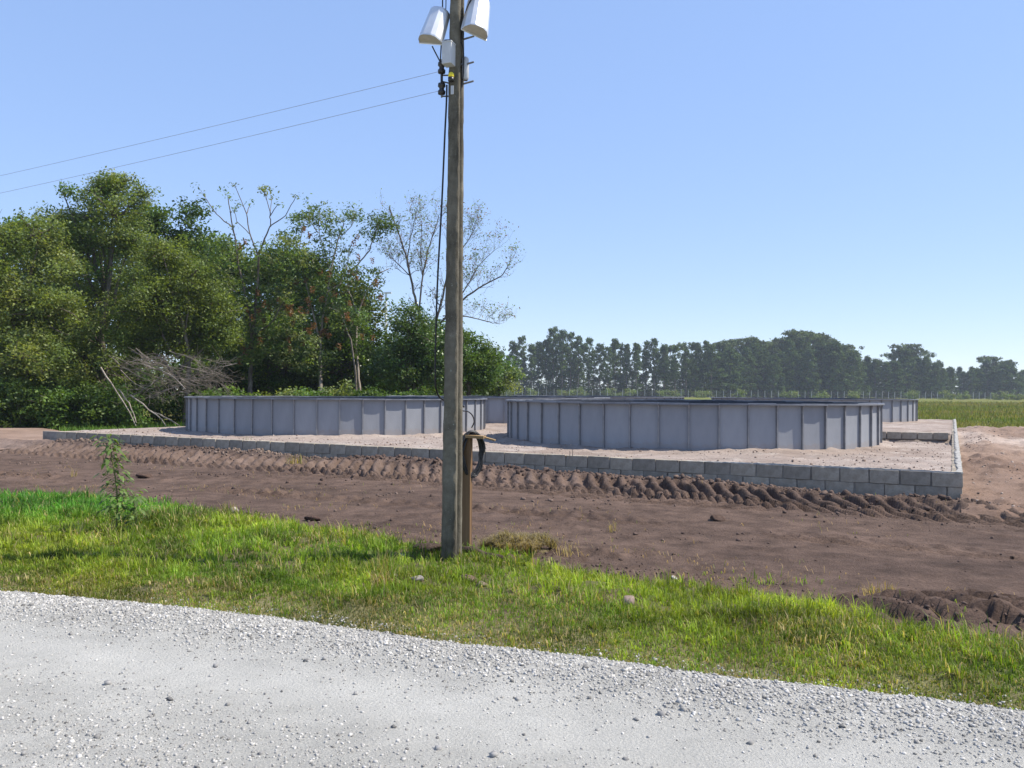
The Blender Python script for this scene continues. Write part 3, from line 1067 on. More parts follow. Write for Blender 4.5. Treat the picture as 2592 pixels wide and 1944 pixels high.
def build_grass():
    nt_, per = 34000, 15
    tx = rng.uniform(-9.5, 4.6, nt_); ty = rng.uniform(3.7, 13.5, nt_)
    ang0 = rng.uniform(0, 2*np.pi, nt_*per); rad0 = np.abs(rng.normal(0, 0.028, nt_*per))
    tix = np.repeat(np.arange(nt_), per)
    M1 = 330000
    bx = rng.uniform(-8.0, 4.6, M1)
    by = np.where(rng.random(M1) < 0.6, y_road(bx)+1.1*rng.random(M1)**1.2, rng.uniform(3.7, 13.5, M1))
    x = np.concatenate([tx[tix]+rad0*np.cos(ang0), bx]); y = np.concatenate([ty[tix]+rad0*np.sin(ang0), by])
    N = len(x)
    dirn = np.concatenate([ang0+rng.normal(0, 0.5, nt_*per), rng.uniform(0, 2*np.pi, M1)])
    tlen = np.concatenate([(0.75+1.25*rng.random(nt_)**2)[tix], np.full(M1, 0.7)])
    tbri = np.concatenate([rng.uniform(0.7, 1.35, nt_)[tix], np.full(M1, 0.8)])
    e = verge_in(x, y)
    dr = y - y_road(x)
    dd = y_dirt(x) - y
    fr = np.clip(dr/(dr+dd+1e-6), 0, 1)
    patch = np.clip(0.5+2.3*fbm(x*0.9, y*0.9, 181, 4), 0, 1)
    dens = (0.8+0.2*sstep(0.0, 0.6, dr))*(0.55+0.45*patch)
    bare = np.exp(-(((x+0.66)/0.42)**2+((y-7.62)/0.14)**2))
    dens *= 1-0.9*bare
    # tongue of thin grass that fades into the soil
    tg = pixz(1950, 1466, 0.03); t2 = pixz(2120, 1500, 0.03)
    tongue = np.exp(-(((x-tg.x)/0.34)**2+((y-tg.y+0.35*(x-tg.x))/0.12)**2)) + 0.5*np.exp(-(((x-t2.x)/0.2)**2+((y-t2.y)/0.1)**2))
    thin = (rng.random(N) < 0.10*sstep(-0.8, -0.05, e)*(fbm(x*2, y*2, 183, 3) > 0.08) + 0.3*tongue*(fbm(x*5, y*5, 184, 3) > -0.05))
    keep = (((e > 0.0) & (rng.random(N) < dens)) | ((e <= 0) & thin & (dd < 0))) & (np.abs(x) < 0.66*y+0.5)
    x, y, e, dr, dd, fr, patch, dirn, tlen, tbri = [k[keep] for k in (x, y, e, dr, dd, fr, patch, dirn, tlen, tbri)]
    n = len(x)
    lush = np.clip(sstep(-2.2, -4.5, x)*sstep(0.45, 0.75, fr) + 0.85*sstep(1.2, 2.4, x)*sstep(0.35, 0.6, fr), 0, 1)
    tuft = np.clip(fbm(x*3.3, y*3.3, 185, 3)*4, 0, 1)
    L = (0.030+0.030*sstep(0.1, 1.3, dr))*(0.5+0.8*rng.random(n))*(1+0.8*tuft)*tlen + lush*0.06*rng.random(n)
    L *= np.where(e < 0, 0.6, 1)
    Wb = (0.0045+0.0045*rng.random(n))*np.where(tlen > 0.7, 1.0, 0.8)
    far = np.clip(y/7.0, 0.8, 1.6)
    Wb *= far
    z = np.maximum(vergez(x, y), np.where(dd < 0, H(x, y), -9))
    ye = np.array([0.30, 0.37, 0.045]); gr = np.array([0.16, 0.28, 0.03]); dkg = np.array([0.085, 0.19, 0.035]); st = np.array([0.46, 0.385, 0.20])
    k1 = np.clip(patch+rng.normal(0, 0.22, n), 0, 1)[:, None]
    cc = ye*k1+gr*(1-k1)
    lg = (sstep(-2.8, -5.0, x)*sstep(0.4, 0.75, fr)*0.9)[:, None]
    cc = cc*(1-lg)+np.array([0.10, 0.29, 0.04])*lg
    pd = 0.08+0.24*sstep(0.8, 0.05, dr)+0.22*(fbm(x*1.6, y*1.6, 187, 4) > 0.07)*(1-lg[:, 0])
    isd = (rng.random(n) < pd)[:, None]
    cc = np.where(isd, st*rng.uniform(0.7, 1.15, (n, 1)), cc)
    cl = np.clip(0.95+1.6*fbm(x*2.6, y*2.6, 189, 3), 0.5, 1.4)[:, None]
    cc = cc*rng.uniform(0.68, 1.2, (n, 1))*np.where(isd, 1, cl)*tbri[:, None]
    me = blades_mesh('verge_grass', np.stack([x, y, z], 1), L, Wb, cc, M['grass'], 31, 0.8, 0.2, dirn)
    tag(obj('verge_grass', me), 'sunlit yellow-green grass strip between gravel road and bare soil', 'grass', kind='stuff')
    print('verge blades', n)
    # sparse straw and weeds on the soil
    N = 26000
    x = rng.uniform(-9, 9, N); y = rng.uniform(5.5, 17, N)
    q, nn = qn(x, y); e = y-y_dirt(x)
    keep = (e > 0.05) & (nn < -0.2) & (fbm(x*1.1, y*1.1, 191, 4) > 0.06) & (rng.random(N) < np.exp(-e/2.2)) & (np.abs(x) < 0.66*y+0.5)
    x, y = x[keep], y[keep]; n = len(x)
    cc = np.where(rng.random(n)[:, None] < 0.78, np.array([0.42, 0.30, 0.165]), np.array([0.2, 0.24, 0.06]))*rng.uniform(0.7, 1.15, (n, 1))
    me = blades_mesh('dry_straw', np.stack([x, y, H(x, y)], 1), rng.uniform(0.03, 0.11, n), np.full(n, 0.005), cc, M['grass'], 33, 0.7, 0.8)
    tag(obj('dry_straw', me), 'thin dry straw scattered over the brown soil', 'straw', kind='stuff')
    # rough grass of the field beyond the platform, and at the foot of the wood
    N = 36000
    Y = 30+rng.random(N)**1.6*120
    X = Y*rng.uniform(0.36, 0.66, N)
    q, nn = qn(X, Y)
    keep = ~((q < 0.3) & (q > -22) & (nn < 19.5)) & ~((q >= -0.3) & (q < WALL_L+0.5) & (nn < WALL_D+0.3))
    X, Y = X[keep], Y[keep]; n = len(X)
    sc_ = np.clip(Y/35, 1, 4)
    pt = np.clip(0.5+2.6*fbm(X*0.05, Y*0.16, 195, 4), 0, 1)[:, None]
    cc = (np.array([0.12, 0.175, 0.03])*pt+np.array([0.235, 0.205, 0.085])*(1-pt))*rng.uniform(0.5, 1.25, (n, 1))
    X2 = rng.uniform(-24, -7.0, 16000); Y2 = rng.uniform(20, 36, 16000)
    q2, n2 = qn(X2, Y2)
    k2 = ((q2 > WALL_L+0.3) & (n2-0.28*(q2-20)+1.5*fbm(q2*0.4, n2*0.4, 121, 3) > 3.2)) | (n2 > WALL_D*0.42) & (q2 > WALL_L)
    X2, Y2 = X2[k2], Y2[k2]
    c2 = np.array([0.105, 0.205, 0.035])*rng.uniform(0.65, 1.3, (len(X2), 1))
    P = np.concatenate([np.stack([X, Y, np.full(n, -0.04)], 1), np.stack([X2, Y2, np.full(len(X2), -0.03)], 1)])
    L = np.concatenate([rng.uniform(0.12, 0.34, n)*np.sqrt(sc_), rng.uniform(0.1, 0.34, len(X2))])
    Wb = np.concatenate([0.022*sc_, np.full(len(X2), 0.026)])
    me = blades_mesh('field_grass', P, L, Wb, np.concatenate([cc, c2]), M['grass'], 35)
    tag(obj('field_grass', me), 'rough green grass of the open field and wood edge', 'grass', kind='stuff')


build_grass()

# ------------------------------------------------------------------ trees
def leaf_cloud(P, size, colr, seed, up=0.35, aspect=0.55):
    """diamond-shaped leaves at P, normals leaning up"""
    g = np.random.default_rng(seed)
    n = len(P)
    nrm = g.normal(0, 1, (n, 3)); nrm[:, 2] = np.abs(nrm[:, 2])+up
    nrm /= np.linalg.norm(nrm, axis=1, keepdims=True)
    t = g.normal(0, 1, (n, 3)); t -= nrm*(t*nrm).sum(1, keepdims=True); t /= np.linalg.norm(t, axis=1, keepdims=True)
    b = np.cross(nrm, t)
    s = size*g.uniform(0.6, 1.35, n)
    V = np.empty((n, 4, 3))
    V[:, 0] = P-t*s[:, None]*0.5
    V[:, 1] = P+b*(s*aspect*0.5)[:, None]+nrm*(s*0.06)[:, None]
    V[:, 2] = P+t*s[:, None]*0.5
    V[:, 3] = P-b*(s*aspect*0.5)[:, None]+nrm*(s*0.06)[:, None]
    F = np.arange(n*4).reshape(n, 4)
    return V.reshape(-1, 3), F, np.repeat(colr, 4, 0)


def limb(m, a, b, r0, r1, g, bend=0.12, n=5, sides=5):
    a = np.array(a, float); b = np.array(b, float)
    L = np.linalg.norm(b-a)
    mid = g.normal(0, bend*L*0.5, 3)
    pts = []
    for i in range(n+1):
        t = i/n
        pts.append(a+(b-a)*t+mid*math.sin(math.pi*t)+g.normal(0, 0.012*L, 3)*(0 < i < n))
    m.tube(pts, [r0+(r1-r0)*i/n for i in range(n+1)], sides, caps=False)
    return pts


def dense_tree(name, label, cat, base, height, lobes, nclump, clump_r, nleaf, leaf, pal, seed, group=None, bark='bark', trunk_r=0.14, mat='leaf',
               shell=0.55, flat=0.6, bare=0.0, lean=(0, 0)):
    """lobes: (dx, dy, z, rx, ry, rz) round the base"""
    g = np.random.default_rng(seed)
    root = tag(empty(name, base), label, cat, group)
    m = MB()
    lobes = np.array(lobes, float)
    vol = lobes[:, 3]*lobes[:, 4]*lobes[:, 5]
    which = g.choice(len(lobes), nclump, p=vol**0.62/np.sum(vol**0.62))
    d = g.normal(0, 1, (nclump, 3)); d /= np.linalg.norm(d, axis=1, keepdims=True)
    rad = (shell+(1-shell)*g.random(nclump))*g.uniform(0.7, 1.25, nclump)
    Cc = lobes[which, :3]+d*rad[:, None]*lobes[which, 3:]
    Cc[:, 2] = np.maximum(Cc[:, 2], 0.25)
    # trunk and limbs
    top = lobes[np.argmax(lobes[:, 2])]
    limb(m, (0, 0, -0.15), (top[0]*0.6, top[1]*0.6, top[2]*0.82), trunk_r, trunk_r*0.25, g, 0.06, 7, 7)
    for lb in lobes:
        st = np.array([top[0]*0.3, top[1]*0.3, min(lb[2]*0.55, top[2]*0.6)])
        limb(m, st, lb[:3], trunk_r*0.5, 0.02, g, 0.12)
    for i in g.permutation(nclump)[:int(nclump*0.5)]:
        limb(m, lobes[which[i], :3]+g.normal(0, 0.1, 3), Cc[i], trunk_r*0.25, 0.012, g, 0.15, 4, 4)
    for i in range(int(bare*nclump)):
        k = g.integers(nclump); e = Cc[k]+np.clip(g.normal(0, 0.5, 3), -0.8, 0.8)*clump_r*1.3+np.array([0, 0, clump_r*0.2])
        limb(m, Cc[k], e, 0.014, 0.005, g, 0.12, 3, 3)
    obj('trunk', m.mesh('trunk', M[bark], True), root)
    # leaves
    cr = clump_r*g.uniform(0.6, 1.3, nclump)
    cnt = np.maximum((nleaf*(cr/clump_r)**2).astype(int), 8)
    idx = np.repeat(np.arange(nclump), cnt)
    off = g.normal(0, 1, (len(idx), 3)); ln = np.linalg.norm(off, axis=1, keepdims=True)
    off = off/ln*np.minimum(ln, 2.3)*0.58*cr[idx][:, None]; off[:, 2] *= flat
    P = Cc[idx]+off
    P[:, 2] = np.maximum(P[:, 2], 0.04)
    pal = np.array(pal)
    ci = g.integers(len(pal), size=nclump)
    cc = pal[ci][idx]*(0.8+0.4*g.random((nclump, 1))[idx])*g.uniform(0.7, 1.3, (len(idx), 1))
    V, F, cc = leaf_cloud(P, leaf, cc, seed+1)
    obj('crown', mesh_np('crown', V, F, M[mat], cc), root)
    return root


def add_pods(root, T, pods, g, seed):
    var = []
    for j in range(3):
        P = g.normal(0, 1, (30, 3)).clip(-1.3, 1.3)*np.array([0.07, 0.07, 0.10])
        cc = np.array([0.20, 0.105, 0.06])*g.uniform(0.7, 1.3, (30, 1))
        V, F, cc = leaf_cloud(P, 0.13, cc, seed+2+j, aspect=0.4)
        var.append(mesh_np('seed_bunch', V, F, M['leaf'], cc))
    for i in range(pods):
        t = T[g.integers(len(T))]+g.normal(0, 0.25, 3)+np.array([0, 0, -0.2])
        o = obj('seed_bunch', var[i % 3], root, tuple(t)); o.rotation_euler = (0, 0, g.uniform(0, 6.28))


def stem_tree(name, label, u, Y, stems, seed, twigs=3, twig_len=0.9, depth=2, tuft=14, leaf=0.16, tuft_r=0.35, pal=((0.12, 0.2, 0.05),), bark='bark_pale', pods=0, base_r=0.12,
              leaf_from=0.35, clusters=(), podbox=None, up=0.4):
    """stems: photo pixel polylines of the stems one can see, all near depth Y; twigs are grown from them"""
    g = np.random.default_rng(seed)
    b = np.array(gp(u, Y))
    root = tag(empty(name, tuple(b)), label, 'tree')
    m = MB(); tips = []

    def twig(p, d, L, r, lv):
        pts = [p]; dd = d
        for i in range(3):
            dd = dd+g.normal(0, 0.16, 3)+np.array([0, 0, up*0.2]); dd = dd/np.linalg.norm(dd)
            pts.append(pts[-1]+dd*L/3)
        m.tube(pts, [r, r*0.85, r*0.7, r*0.5], 4 if lv else 3, caps=False)
        if lv == 0:
            tips.append(pts[-1]); return
        for k in range(g.integers(2, 4)):
            o = g.normal(0, 1, 3); o[2] = abs(o[2])*0.6
            o = o/np.linalg.norm(o)*0.75+dd*0.7
            twig(pts[g.integers(1, 4)], o/np.linalg.norm(o), L*g.uniform(0.5, 0.8), max(r*0.55, 0.0045), lv-1)

    for st in stems:
        r0, r1, pl = st
        dy0, dy1 = g.uniform(-0.15, 0.15), g.uniform(-1.2, 1.2)
        w = []
        for k, (pu, pv) in enumerate(pl):
            t = k/(len(pl)-1)
            w.append(np.array(pixy(pu, pv, Y+dy0+(dy1-dy0)*t))-b)
        fine = []
        for k in range(len(w)-1):
            for j in range(4): fine.append(w[k]+(w[k+1]-w[k])*j/4+g.normal(0, 0.012, 3))
        fine.append(w[-1])
        n = len(fine)
        m.tube(fine, [r0+(r1-r0)*k/(n-1) for k in range(n)], 6, caps=False)
        tips.append(w[-1])
        for k in range(n):
            t = k/(n-1)
            if t < leaf_from: continue
            for j in range(g.poisson(twigs*4/n*2)):
                o = g.normal(0, 1, 3); o[2] = abs(o[2])
                d = w[-1]-w[0]; d = d/np.linalg.norm(d)
                o = o/np.linalg.norm(o)+d*0.6
                twig(fine[k], o/np.linalg.norm(o), twig_len*g.uniform(0.6, 1.2), max(0.35*(r0+(r1-r0)*t), 0.007), depth-1)
    obj('trunk', m.mesh('trunk', M[bark], True), root)
    T = np.array(tips)
    P = []; C = []
    pal = np.array(pal)
    for t in T:
        k = g.poisson(tuft)
        P.append(t+g.normal(0, 0.5, (k, 3))*tuft_r*np.array([1, 1, 0.55])); C.append(np.repeat(pal[g.integers(len(pal))][None]*g.uniform(0.75, 1.25), k, 0))
    for (cu, cv, ru, rv, n) in clusters:
        for i in range(n):
            a = g.uniform(0, 6.28); r = g.random()**0.5
            c = np.array(pixy(cu+ru*r*math.cos(a), cv+rv*r*math.sin(a), Y+g.uniform(-0.6, 0.6)))-b
            P.append(c+g.normal(0, 0.5, (34, 3))*0.4*np.array([1, 1, 0.55])); C.append(np.repeat(pal[g.integers(len(pal))][None]*g.uniform(0.75, 1.25), 34, 0))
    P = np.concatenate(P); C = np.concatenate(C)*g.uniform(0.75, 1.25, (len(np.concatenate(C)), 1))
    V, F, cc = leaf_cloud(P, leaf, C, seed+1, aspect=0.42)
    obj('crown', mesh_np('crown', V, F, M['leaf'], cc), root)
    if pods:
        if podbox:
            T = np.array([np.array(pixy(g.uniform(podbox[0], podbox[2]), g.uniform(podbox[1], podbox[3]), Y-0.6))-b for i in range(pods)])
        add_pods(root, T, pods, g, seed)
    return root


def sparse_tree(name, label, base, height, spread, seed, levels=5, tuft=26, leaf=0.16, pal=((0.12, 0.2, 0.05),), bark='bark_pale', trunk_r=0.11, fork=0.35,
                group=None, lean=(0, 0), tuft_r=0.3, twigs=1.0, up=0.5, pods=0, leaf_levels=2, leafp=1.0):
    g = np.random.default_rng(seed)
    root = tag(empty(name, base), label, 'tree', group)
    m = MB(); tips = []

    def grow(p, d, L, r, lv):
        e = p+d*L
        # curve upwards on the way
        n = 4
        pts = [p]
        dd = d.copy()
        for i in range(n):
            dd = dd+g.normal(0, 0.10, 3)+np.array([0, 0, up*0.16]); dd /= np.linalg.norm(dd)
            pts.append(pts[-1]+dd*L/n)
        rr = max(r*0.62, 0.009)
        m.tube(pts, [r+(rr-r)*i/n for i in range(n+1)], 6 if lv < 2 else 4, caps=False)
        if lv >= levels-leaf_levels: tips.append((pts[-1], lv))
        if lv >= levels: return
        k = 2 if g.random() < 0.62 else 3
        a0 = g.uniform(0, 6.28)
        for i in range(k):
            an = a0+i*2*math.pi/k+g.normal(0, 0.3)
            o = np.array([math.cos(an), math.sin(an), 0.0])
            nd_ = dd*(1-spread*0.5)+o*spread*g.uniform(0.6, 1.2)
            nd_ /= np.linalg.norm(nd_)
            grow(pts[-1], nd_, L*g.uniform(0.6, 0.88), rr*g.uniform(0.75, 0.95), lv+1)
        if lv >= 1 and g.random() < 0.5*twigs:
            an = g.uniform(0, 6.28); o = np.array([math.cos(an), math.sin(an), 0.3])
            grow(pts[2], (o+dd*0.5)/np.linalg.norm(o+dd*0.5), L*0.55, rr*0.5, min(lv+2, levels))
    L0 = height*fork
    d0 = np.array([lean[0], lean[1], 1.0]); d0 /= np.linalg.norm(d0)
    grow(np.array([0, 0, -0.1]), d0, L0, trunk_r, 0)
    # bring it to the height wanted
    zmax = max(p[0][2] for p in tips)
    k = height/zmax
    m.v = [(x*k, y*k, z*k) for x, y, z in m.v]
    obj('trunk', m.mesh('trunk', M[bark], True), root)
    T = np.array([p[0] for p in tips])*k
    T = T[g.random(len(T)) < leafp]
    if tuft > 0 and len(T):
        idx = np.repeat(np.arange(len(T)), tuft)
        P = T[idx]+g.normal(0, 1, (len(idx), 3))*tuft_r*0.5*np.array([1, 1, 0.6])
        pal = np.array(pal)
        cc = pal[g.integers(len(pal), size=len(T))][idx]*g.uniform(0.7, 1.3, (len(idx), 1))
        V, F, cc = leaf_cloud(P, leaf, cc, seed+1, aspect=0.4)
        obj('crown', mesh_np('crown', V, F, M['leaf'], cc), root)
    if pods:
        add_pods(root, T, pods, g, seed)
    return root


OLIVE = [(0.16, 0.215, 0.055), (0.19, 0.245, 0.06), (0.13, 0.185, 0.05), (0.205, 0.24, 0.07)]
GREY = [(0.185, 0.245, 0.095), (0.155, 0.215, 0.085), (0.215, 0.255, 0.095)]
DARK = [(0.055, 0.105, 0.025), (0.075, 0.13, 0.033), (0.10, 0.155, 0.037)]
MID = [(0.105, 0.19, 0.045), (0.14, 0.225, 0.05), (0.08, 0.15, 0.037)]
BRIGHT = [(0.17, 0.25, 0.04), (0.13, 0.225, 0.045), (0.20, 0.25, 0.045)]
WOODG = 'trees of the wood behind the left tank'


def gp(u, Y):
    p = pixy(u, 990, Y)
    return (p.x, Y, -0.03)


def zt(u, v, Y): return pixy(u, v, Y).z


def px(w, Y): return w*Y/FPX


def tree_px(name, label, u, Y, ells, nclump, clump_r, nleaf, leaf, pal, seed, **kw):
    """ells: (u, v, ru, rv) ellipses of the crown in photo pixels at depth Y"""
    b = gp(u, Y)
    lobes = []
    for k, (eu, ev, ru, rv) in enumerate(ells):
        c = pixy(eu, ev, Y)
        rx, rz = px(ru, Y), px(rv, Y)
        lobes.append((c.x-b[0], (k % 3-1)*rx*0.35, c.z, rx, min(rx*0.85, 2.6), rz))
    return dense_tree(name, label, 'tree' if 'bush' not in name else 'bush', b, 0, lobes, nclump, clump_r, nleaf, leaf, pal, seed, **kw)


def build_wood():
    # rear rank: (u, depth, crown ellipses, palette, what sets it apart)
    rear = [
        (-60, 47, [(-60, 760, 150, 180), (-90, 650, 90, 80)], MID, 'dark green tree at the rear left of the wood, near picture edge'),
        (110, 46, [(110, 700, 120, 130), (90, 850, 150, 130), (40, 590, 70, 50)], MID, 'dense rear tree showing over the broad olive tree at far left'),
        (240, 45, [(240, 680, 120, 130), (260, 860, 150, 130)], MID+GREY, 'dense tree in the rear, right behind the tall feathery tree'),
        (390, 44, [(375, 560, 50, 50), (395, 640, 75, 80), (400, 780, 120, 140)], DARK+MID, 'dark pointed tree rising right of the tall feathery tree'),
        (478, 44, [(478, 575, 52, 48), (485, 660, 85, 80), (490, 800, 110, 140)], DARK, 'dark round-headed tree on the wood skyline beside bare branches'),
        (560, 45, [(560, 660, 65, 60), (560, 770, 100, 110), (570, 900, 110, 90)], DARK+MID, 'sloping mid green tree behind the bare candelabra tree'),
        (650, 46, [(650, 690, 70, 70), (650, 800, 95, 110), (650, 910, 100, 90)], MID+BRIGHT[:1], 'green rear tree filling behind the stem of the candelabra tree'),
        (735, 46, [(735, 680, 70, 70), (740, 790, 90, 110), (740, 900, 110, 90)], MID+DARK, 'dense green tree in the rear between the bare and the leafy sparse tree'),
        (825, 45, [(820, 700, 65, 60), (830, 800, 95, 100), (830, 910, 100, 90)], DARK+MID, 'dense rear tree directly behind the sparse leafy tree'),
        (895, 45, [(880, 730, 60, 60), (900, 820, 75, 90), (900, 920, 90, 80)], DARK+[(0.12, 0.135, 0.04)], 'dark domed tree with the last high crown left of the gap'),
        (985, 46, [(985, 890, 60, 60), (1050, 900, 75, 70)], DARK+MID, 'low dark tree in the rear just left of the pole'),
        (1120, 47, [(1120, 880, 75, 60), (1150, 930, 75, 60)], MID+DARK, 'low rear tree hidden behind the pole'),
    ]
    for k, (u, Y, ells, pal, lab) in enumerate(rear):
        a = sum(e[2]*e[3] for e in ells)
        tree_px('broadleaf_tree', lab, u, Y, ells, int(a/250)+40, 0.62, 110, 0.205, pal, 301+k, group=WOODG, trunk_r=0.16, bare=0.25, shell=0.45)
    # middle rank
    tree_px('broadleaf_tree', 'tallest feathery green tree of the wood, its airy top against the sky', 262, 36,
            [(165, 485, 40, 20), (215, 490, 50, 26), (255, 475, 40, 26), (300, 470, 44, 30), (350, 500, 44, 34), (215, 540, 85, 40), (310, 550, 90, 50), (140, 560, 60, 34), (120, 600, 60, 40), (330, 610, 90, 60), (190, 640, 110, 75), (290, 740, 150, 100), (200, 800, 120, 90), (230, 920, 170, 100)],
            520, 0.40, 125, 0.118, GREY+OLIVE[:2]+MID[:1], 311, group=WOODG, trunk_r=0.17, bare=0.6, shell=0.25, bark='bark', flat=0.72)
    tree_px('broadleaf_tree', 'broad olive tree filling the left picture edge', 45, 33,
            [(20, 610, 95, 50), (95, 590, 80, 50), (130, 680, 90, 60), (10, 720, 120, 80), (90, 790, 150, 90), (-20, 860, 130, 90), (110, 920, 150, 90), (-60, 960, 100, 90)],
            420, 0.42, 130, 0.118, GREY+OLIVE, 312, group=WOODG, trunk_r=0.2, bare=0.5, shell=0.3, flat=0.72)
    tree_px('broadleaf_tree', 'olive drooping tree over the heap of dry branches', 470, 34,
            [(420, 640, 70, 50), (470, 700, 80, 60), (530, 760, 75, 60), (400, 760, 110, 80), (560, 830, 55, 60), (480, 840, 100, 60), (360, 860, 80, 60)],
            360, 0.40, 135, 0.11, [OLIVE[1], OLIVE[0], (0.14, 0.18, 0.045), (0.115, 0.16, 0.045), OLIVE[2]], 313, group=WOODG, trunk_r=0.13, bare=0.6, shell=0.3, flat=0.72)
    tree_px('broadleaf_tree', 'deep green tree low in the wood behind the left tank', 690, 40, [(680, 850, 80, 70), (720, 930, 95, 75), (620, 900, 70, 60)], 150, 0.45, 150, 0.14, DARK+MID+BRIGHT[:1], 314, group=WOODG)
    tree_px('broadleaf_tree', 'dark tree among the pale slender trunks left of the pole', 890, 40.5, [(880, 840, 75, 65), (850, 930, 90, 70), (950, 930, 60, 60)], 150, 0.45, 150, 0.14, DARK+MID, 315, group=WOODG)
    tree_px('broadleaf_tree', 'glossy dark green tree directly left of the pole', 1040, 38, [(1040, 840, 65, 70), (1010, 920, 80, 70), (1080, 890, 65, 75), (1110, 940, 50, 50)], 170, 0.42, 150, 0.13, DARK+MID[:1], 316, group=WOODG, mat='leaf_dark')
    tree_px('broadleaf_tree', 'green tree just right of the pole behind the tanks', 1185, 41, [(1175, 895, 55, 55), (1205, 940, 60, 50), (1230, 900, 35, 30)], 120, 0.42, 150, 0.13, MID+DARK, 317, group=WOODG)
    tree_px('bush', 'rounded grey-green bush right of the pole at the end of the wood', 1262, 52, [(1262, 960, 55, 40), (1225, 975, 40, 28)], 70, 0.45, 130, 0.15, GREY+MID, 318)
    # sparse trees
    stem_tree('sparse_tree', 'bare candelabra tree with leaf tufts at its branch tips', 634, 37, [
        (0.12, 0.085, [(632, 1012), (634, 953), (638, 858)]),
        (0.065, 0.02, [(638, 858), (626, 770), (604, 670), (590, 577), (577, 497)]), (0.03, 0.014, [(590, 577), (548, 542), (514, 493)]),
        (0.075, 0.045, [(638, 858), (645, 800), (653, 698), (655, 650)]), (0.04, 0.014, [(655, 650), (632, 592), (624, 542), (594, 468)]), (0.026, 0.012, [(624, 542), (634, 515)]),
        (0.045, 0.014, [(655, 650), (670, 603), (685, 573), (723, 546), (750, 495)]), (0.028, 0.014, [(685, 573), (684, 540), (668, 482)]), (0.02, 0.012, [(684, 540), (688, 500)]),
        (0.02, 0.012, [(684, 545), (704, 515)]), (0.022, 0.012, [(630, 590), (600, 560), (592, 530)]), (0.05, 0.02, [(640, 850), (690, 815), (720, 760)]), (0.04, 0.02, [(650, 720), (600, 740), (570, 720)])],
        523, twigs=0.25, twig_len=0.5, depth=1, tuft=15, leaf=0.15, tuft_r=0.3, pal=[(0.20, 0.24, 0.11), (0.15, 0.23, 0.07)], bark='bark', pods=26, podbox=(610, 560, 760, 900),
        clusters=[(560, 650, 50, 50, 40), (720, 650, 70, 50, 56), (600, 760, 70, 60, 60), (690, 790, 70, 70, 70), (740, 880, 60, 50, 40), (630, 880, 60, 50, 40), (680, 700, 60, 40, 40)], leaf_from=0.5)
    stem_tree('sparse_tree', 'sparse tree with leafy branch ends left of the pole', 812, 38, [
        (0.11, 0.07, [(812, 1010), (810, 940), (812, 877)]), (0.055, 0.03, [(812, 877), (800, 820), (784, 760), (770, 700)]), (0.06, 0.03, [(812, 877), (816, 805), (837, 687), (854, 611), (871, 565)]),
        (0.02, 0.012, [(854, 611), (890, 570), (896, 540)]), (0.028, 0.014, [(837, 690), (815, 620), (806, 580), (810, 535)]), (0.025, 0.012, [(806, 590), (785, 560), (782, 525)]),
        (0.022, 0.012, [(770, 700), (758, 640), (764, 570)]), (0.03, 0.016, [(826, 740), (860, 720), (880, 668), (884, 630)])],
        531, twigs=0.6, twig_len=0.7, depth=1, tuft=14, leaf=0.15, tuft_r=0.38, pal=[(0.11, 0.18, 0.075), (0.15, 0.21, 0.07), (0.09, 0.14, 0.06)], pods=34, podbox=(740, 560, 940, 860),
        clusters=[(764, 562, 22, 26, 12), (800, 540, 30, 18, 10), (830, 560, 25, 22, 10), (896, 545, 20, 14, 8), (770, 660, 50, 50, 26), (850, 680, 50, 50, 20), (820, 800, 60, 60, 40), (880, 800, 50, 50, 34), (800, 690, 60, 50, 40), (790, 900, 60, 50, 40), (840, 620, 50, 40, 20)])
    stem_tree('sparse_tree', 'slender two-stemmed pale tree with a dark leafy top left of the pole', 906, 39, [
        (0.07, 0.045, [(912, 1008), (906, 940), (901, 870), (905, 800)]), (0.06, 0.03, [(903, 1008), (898, 930), (888, 860), (860, 790)]), (0.045, 0.02, [(905, 800), (925, 740), (960, 690), (985, 680)]),
        (0.04, 0.016, [(880, 690), (905, 670), (936, 634), (951, 584), (966, 552)]), (0.03, 0.02, [(905, 800), (885, 740), (880, 690)])],
        537, twigs=0.6, twig_len=0.7, depth=1, tuft=12, leaf=0.15, tuft_r=0.36, pal=[(0.075, 0.12, 0.05), (0.10, 0.155, 0.055)], pods=16, podbox=(850, 640, 990, 840),
        clusters=[(968, 560, 32, 20, 20), (945, 590, 28, 18, 10), (990, 575, 16, 12, 6), (930, 720, 50, 40, 20)])
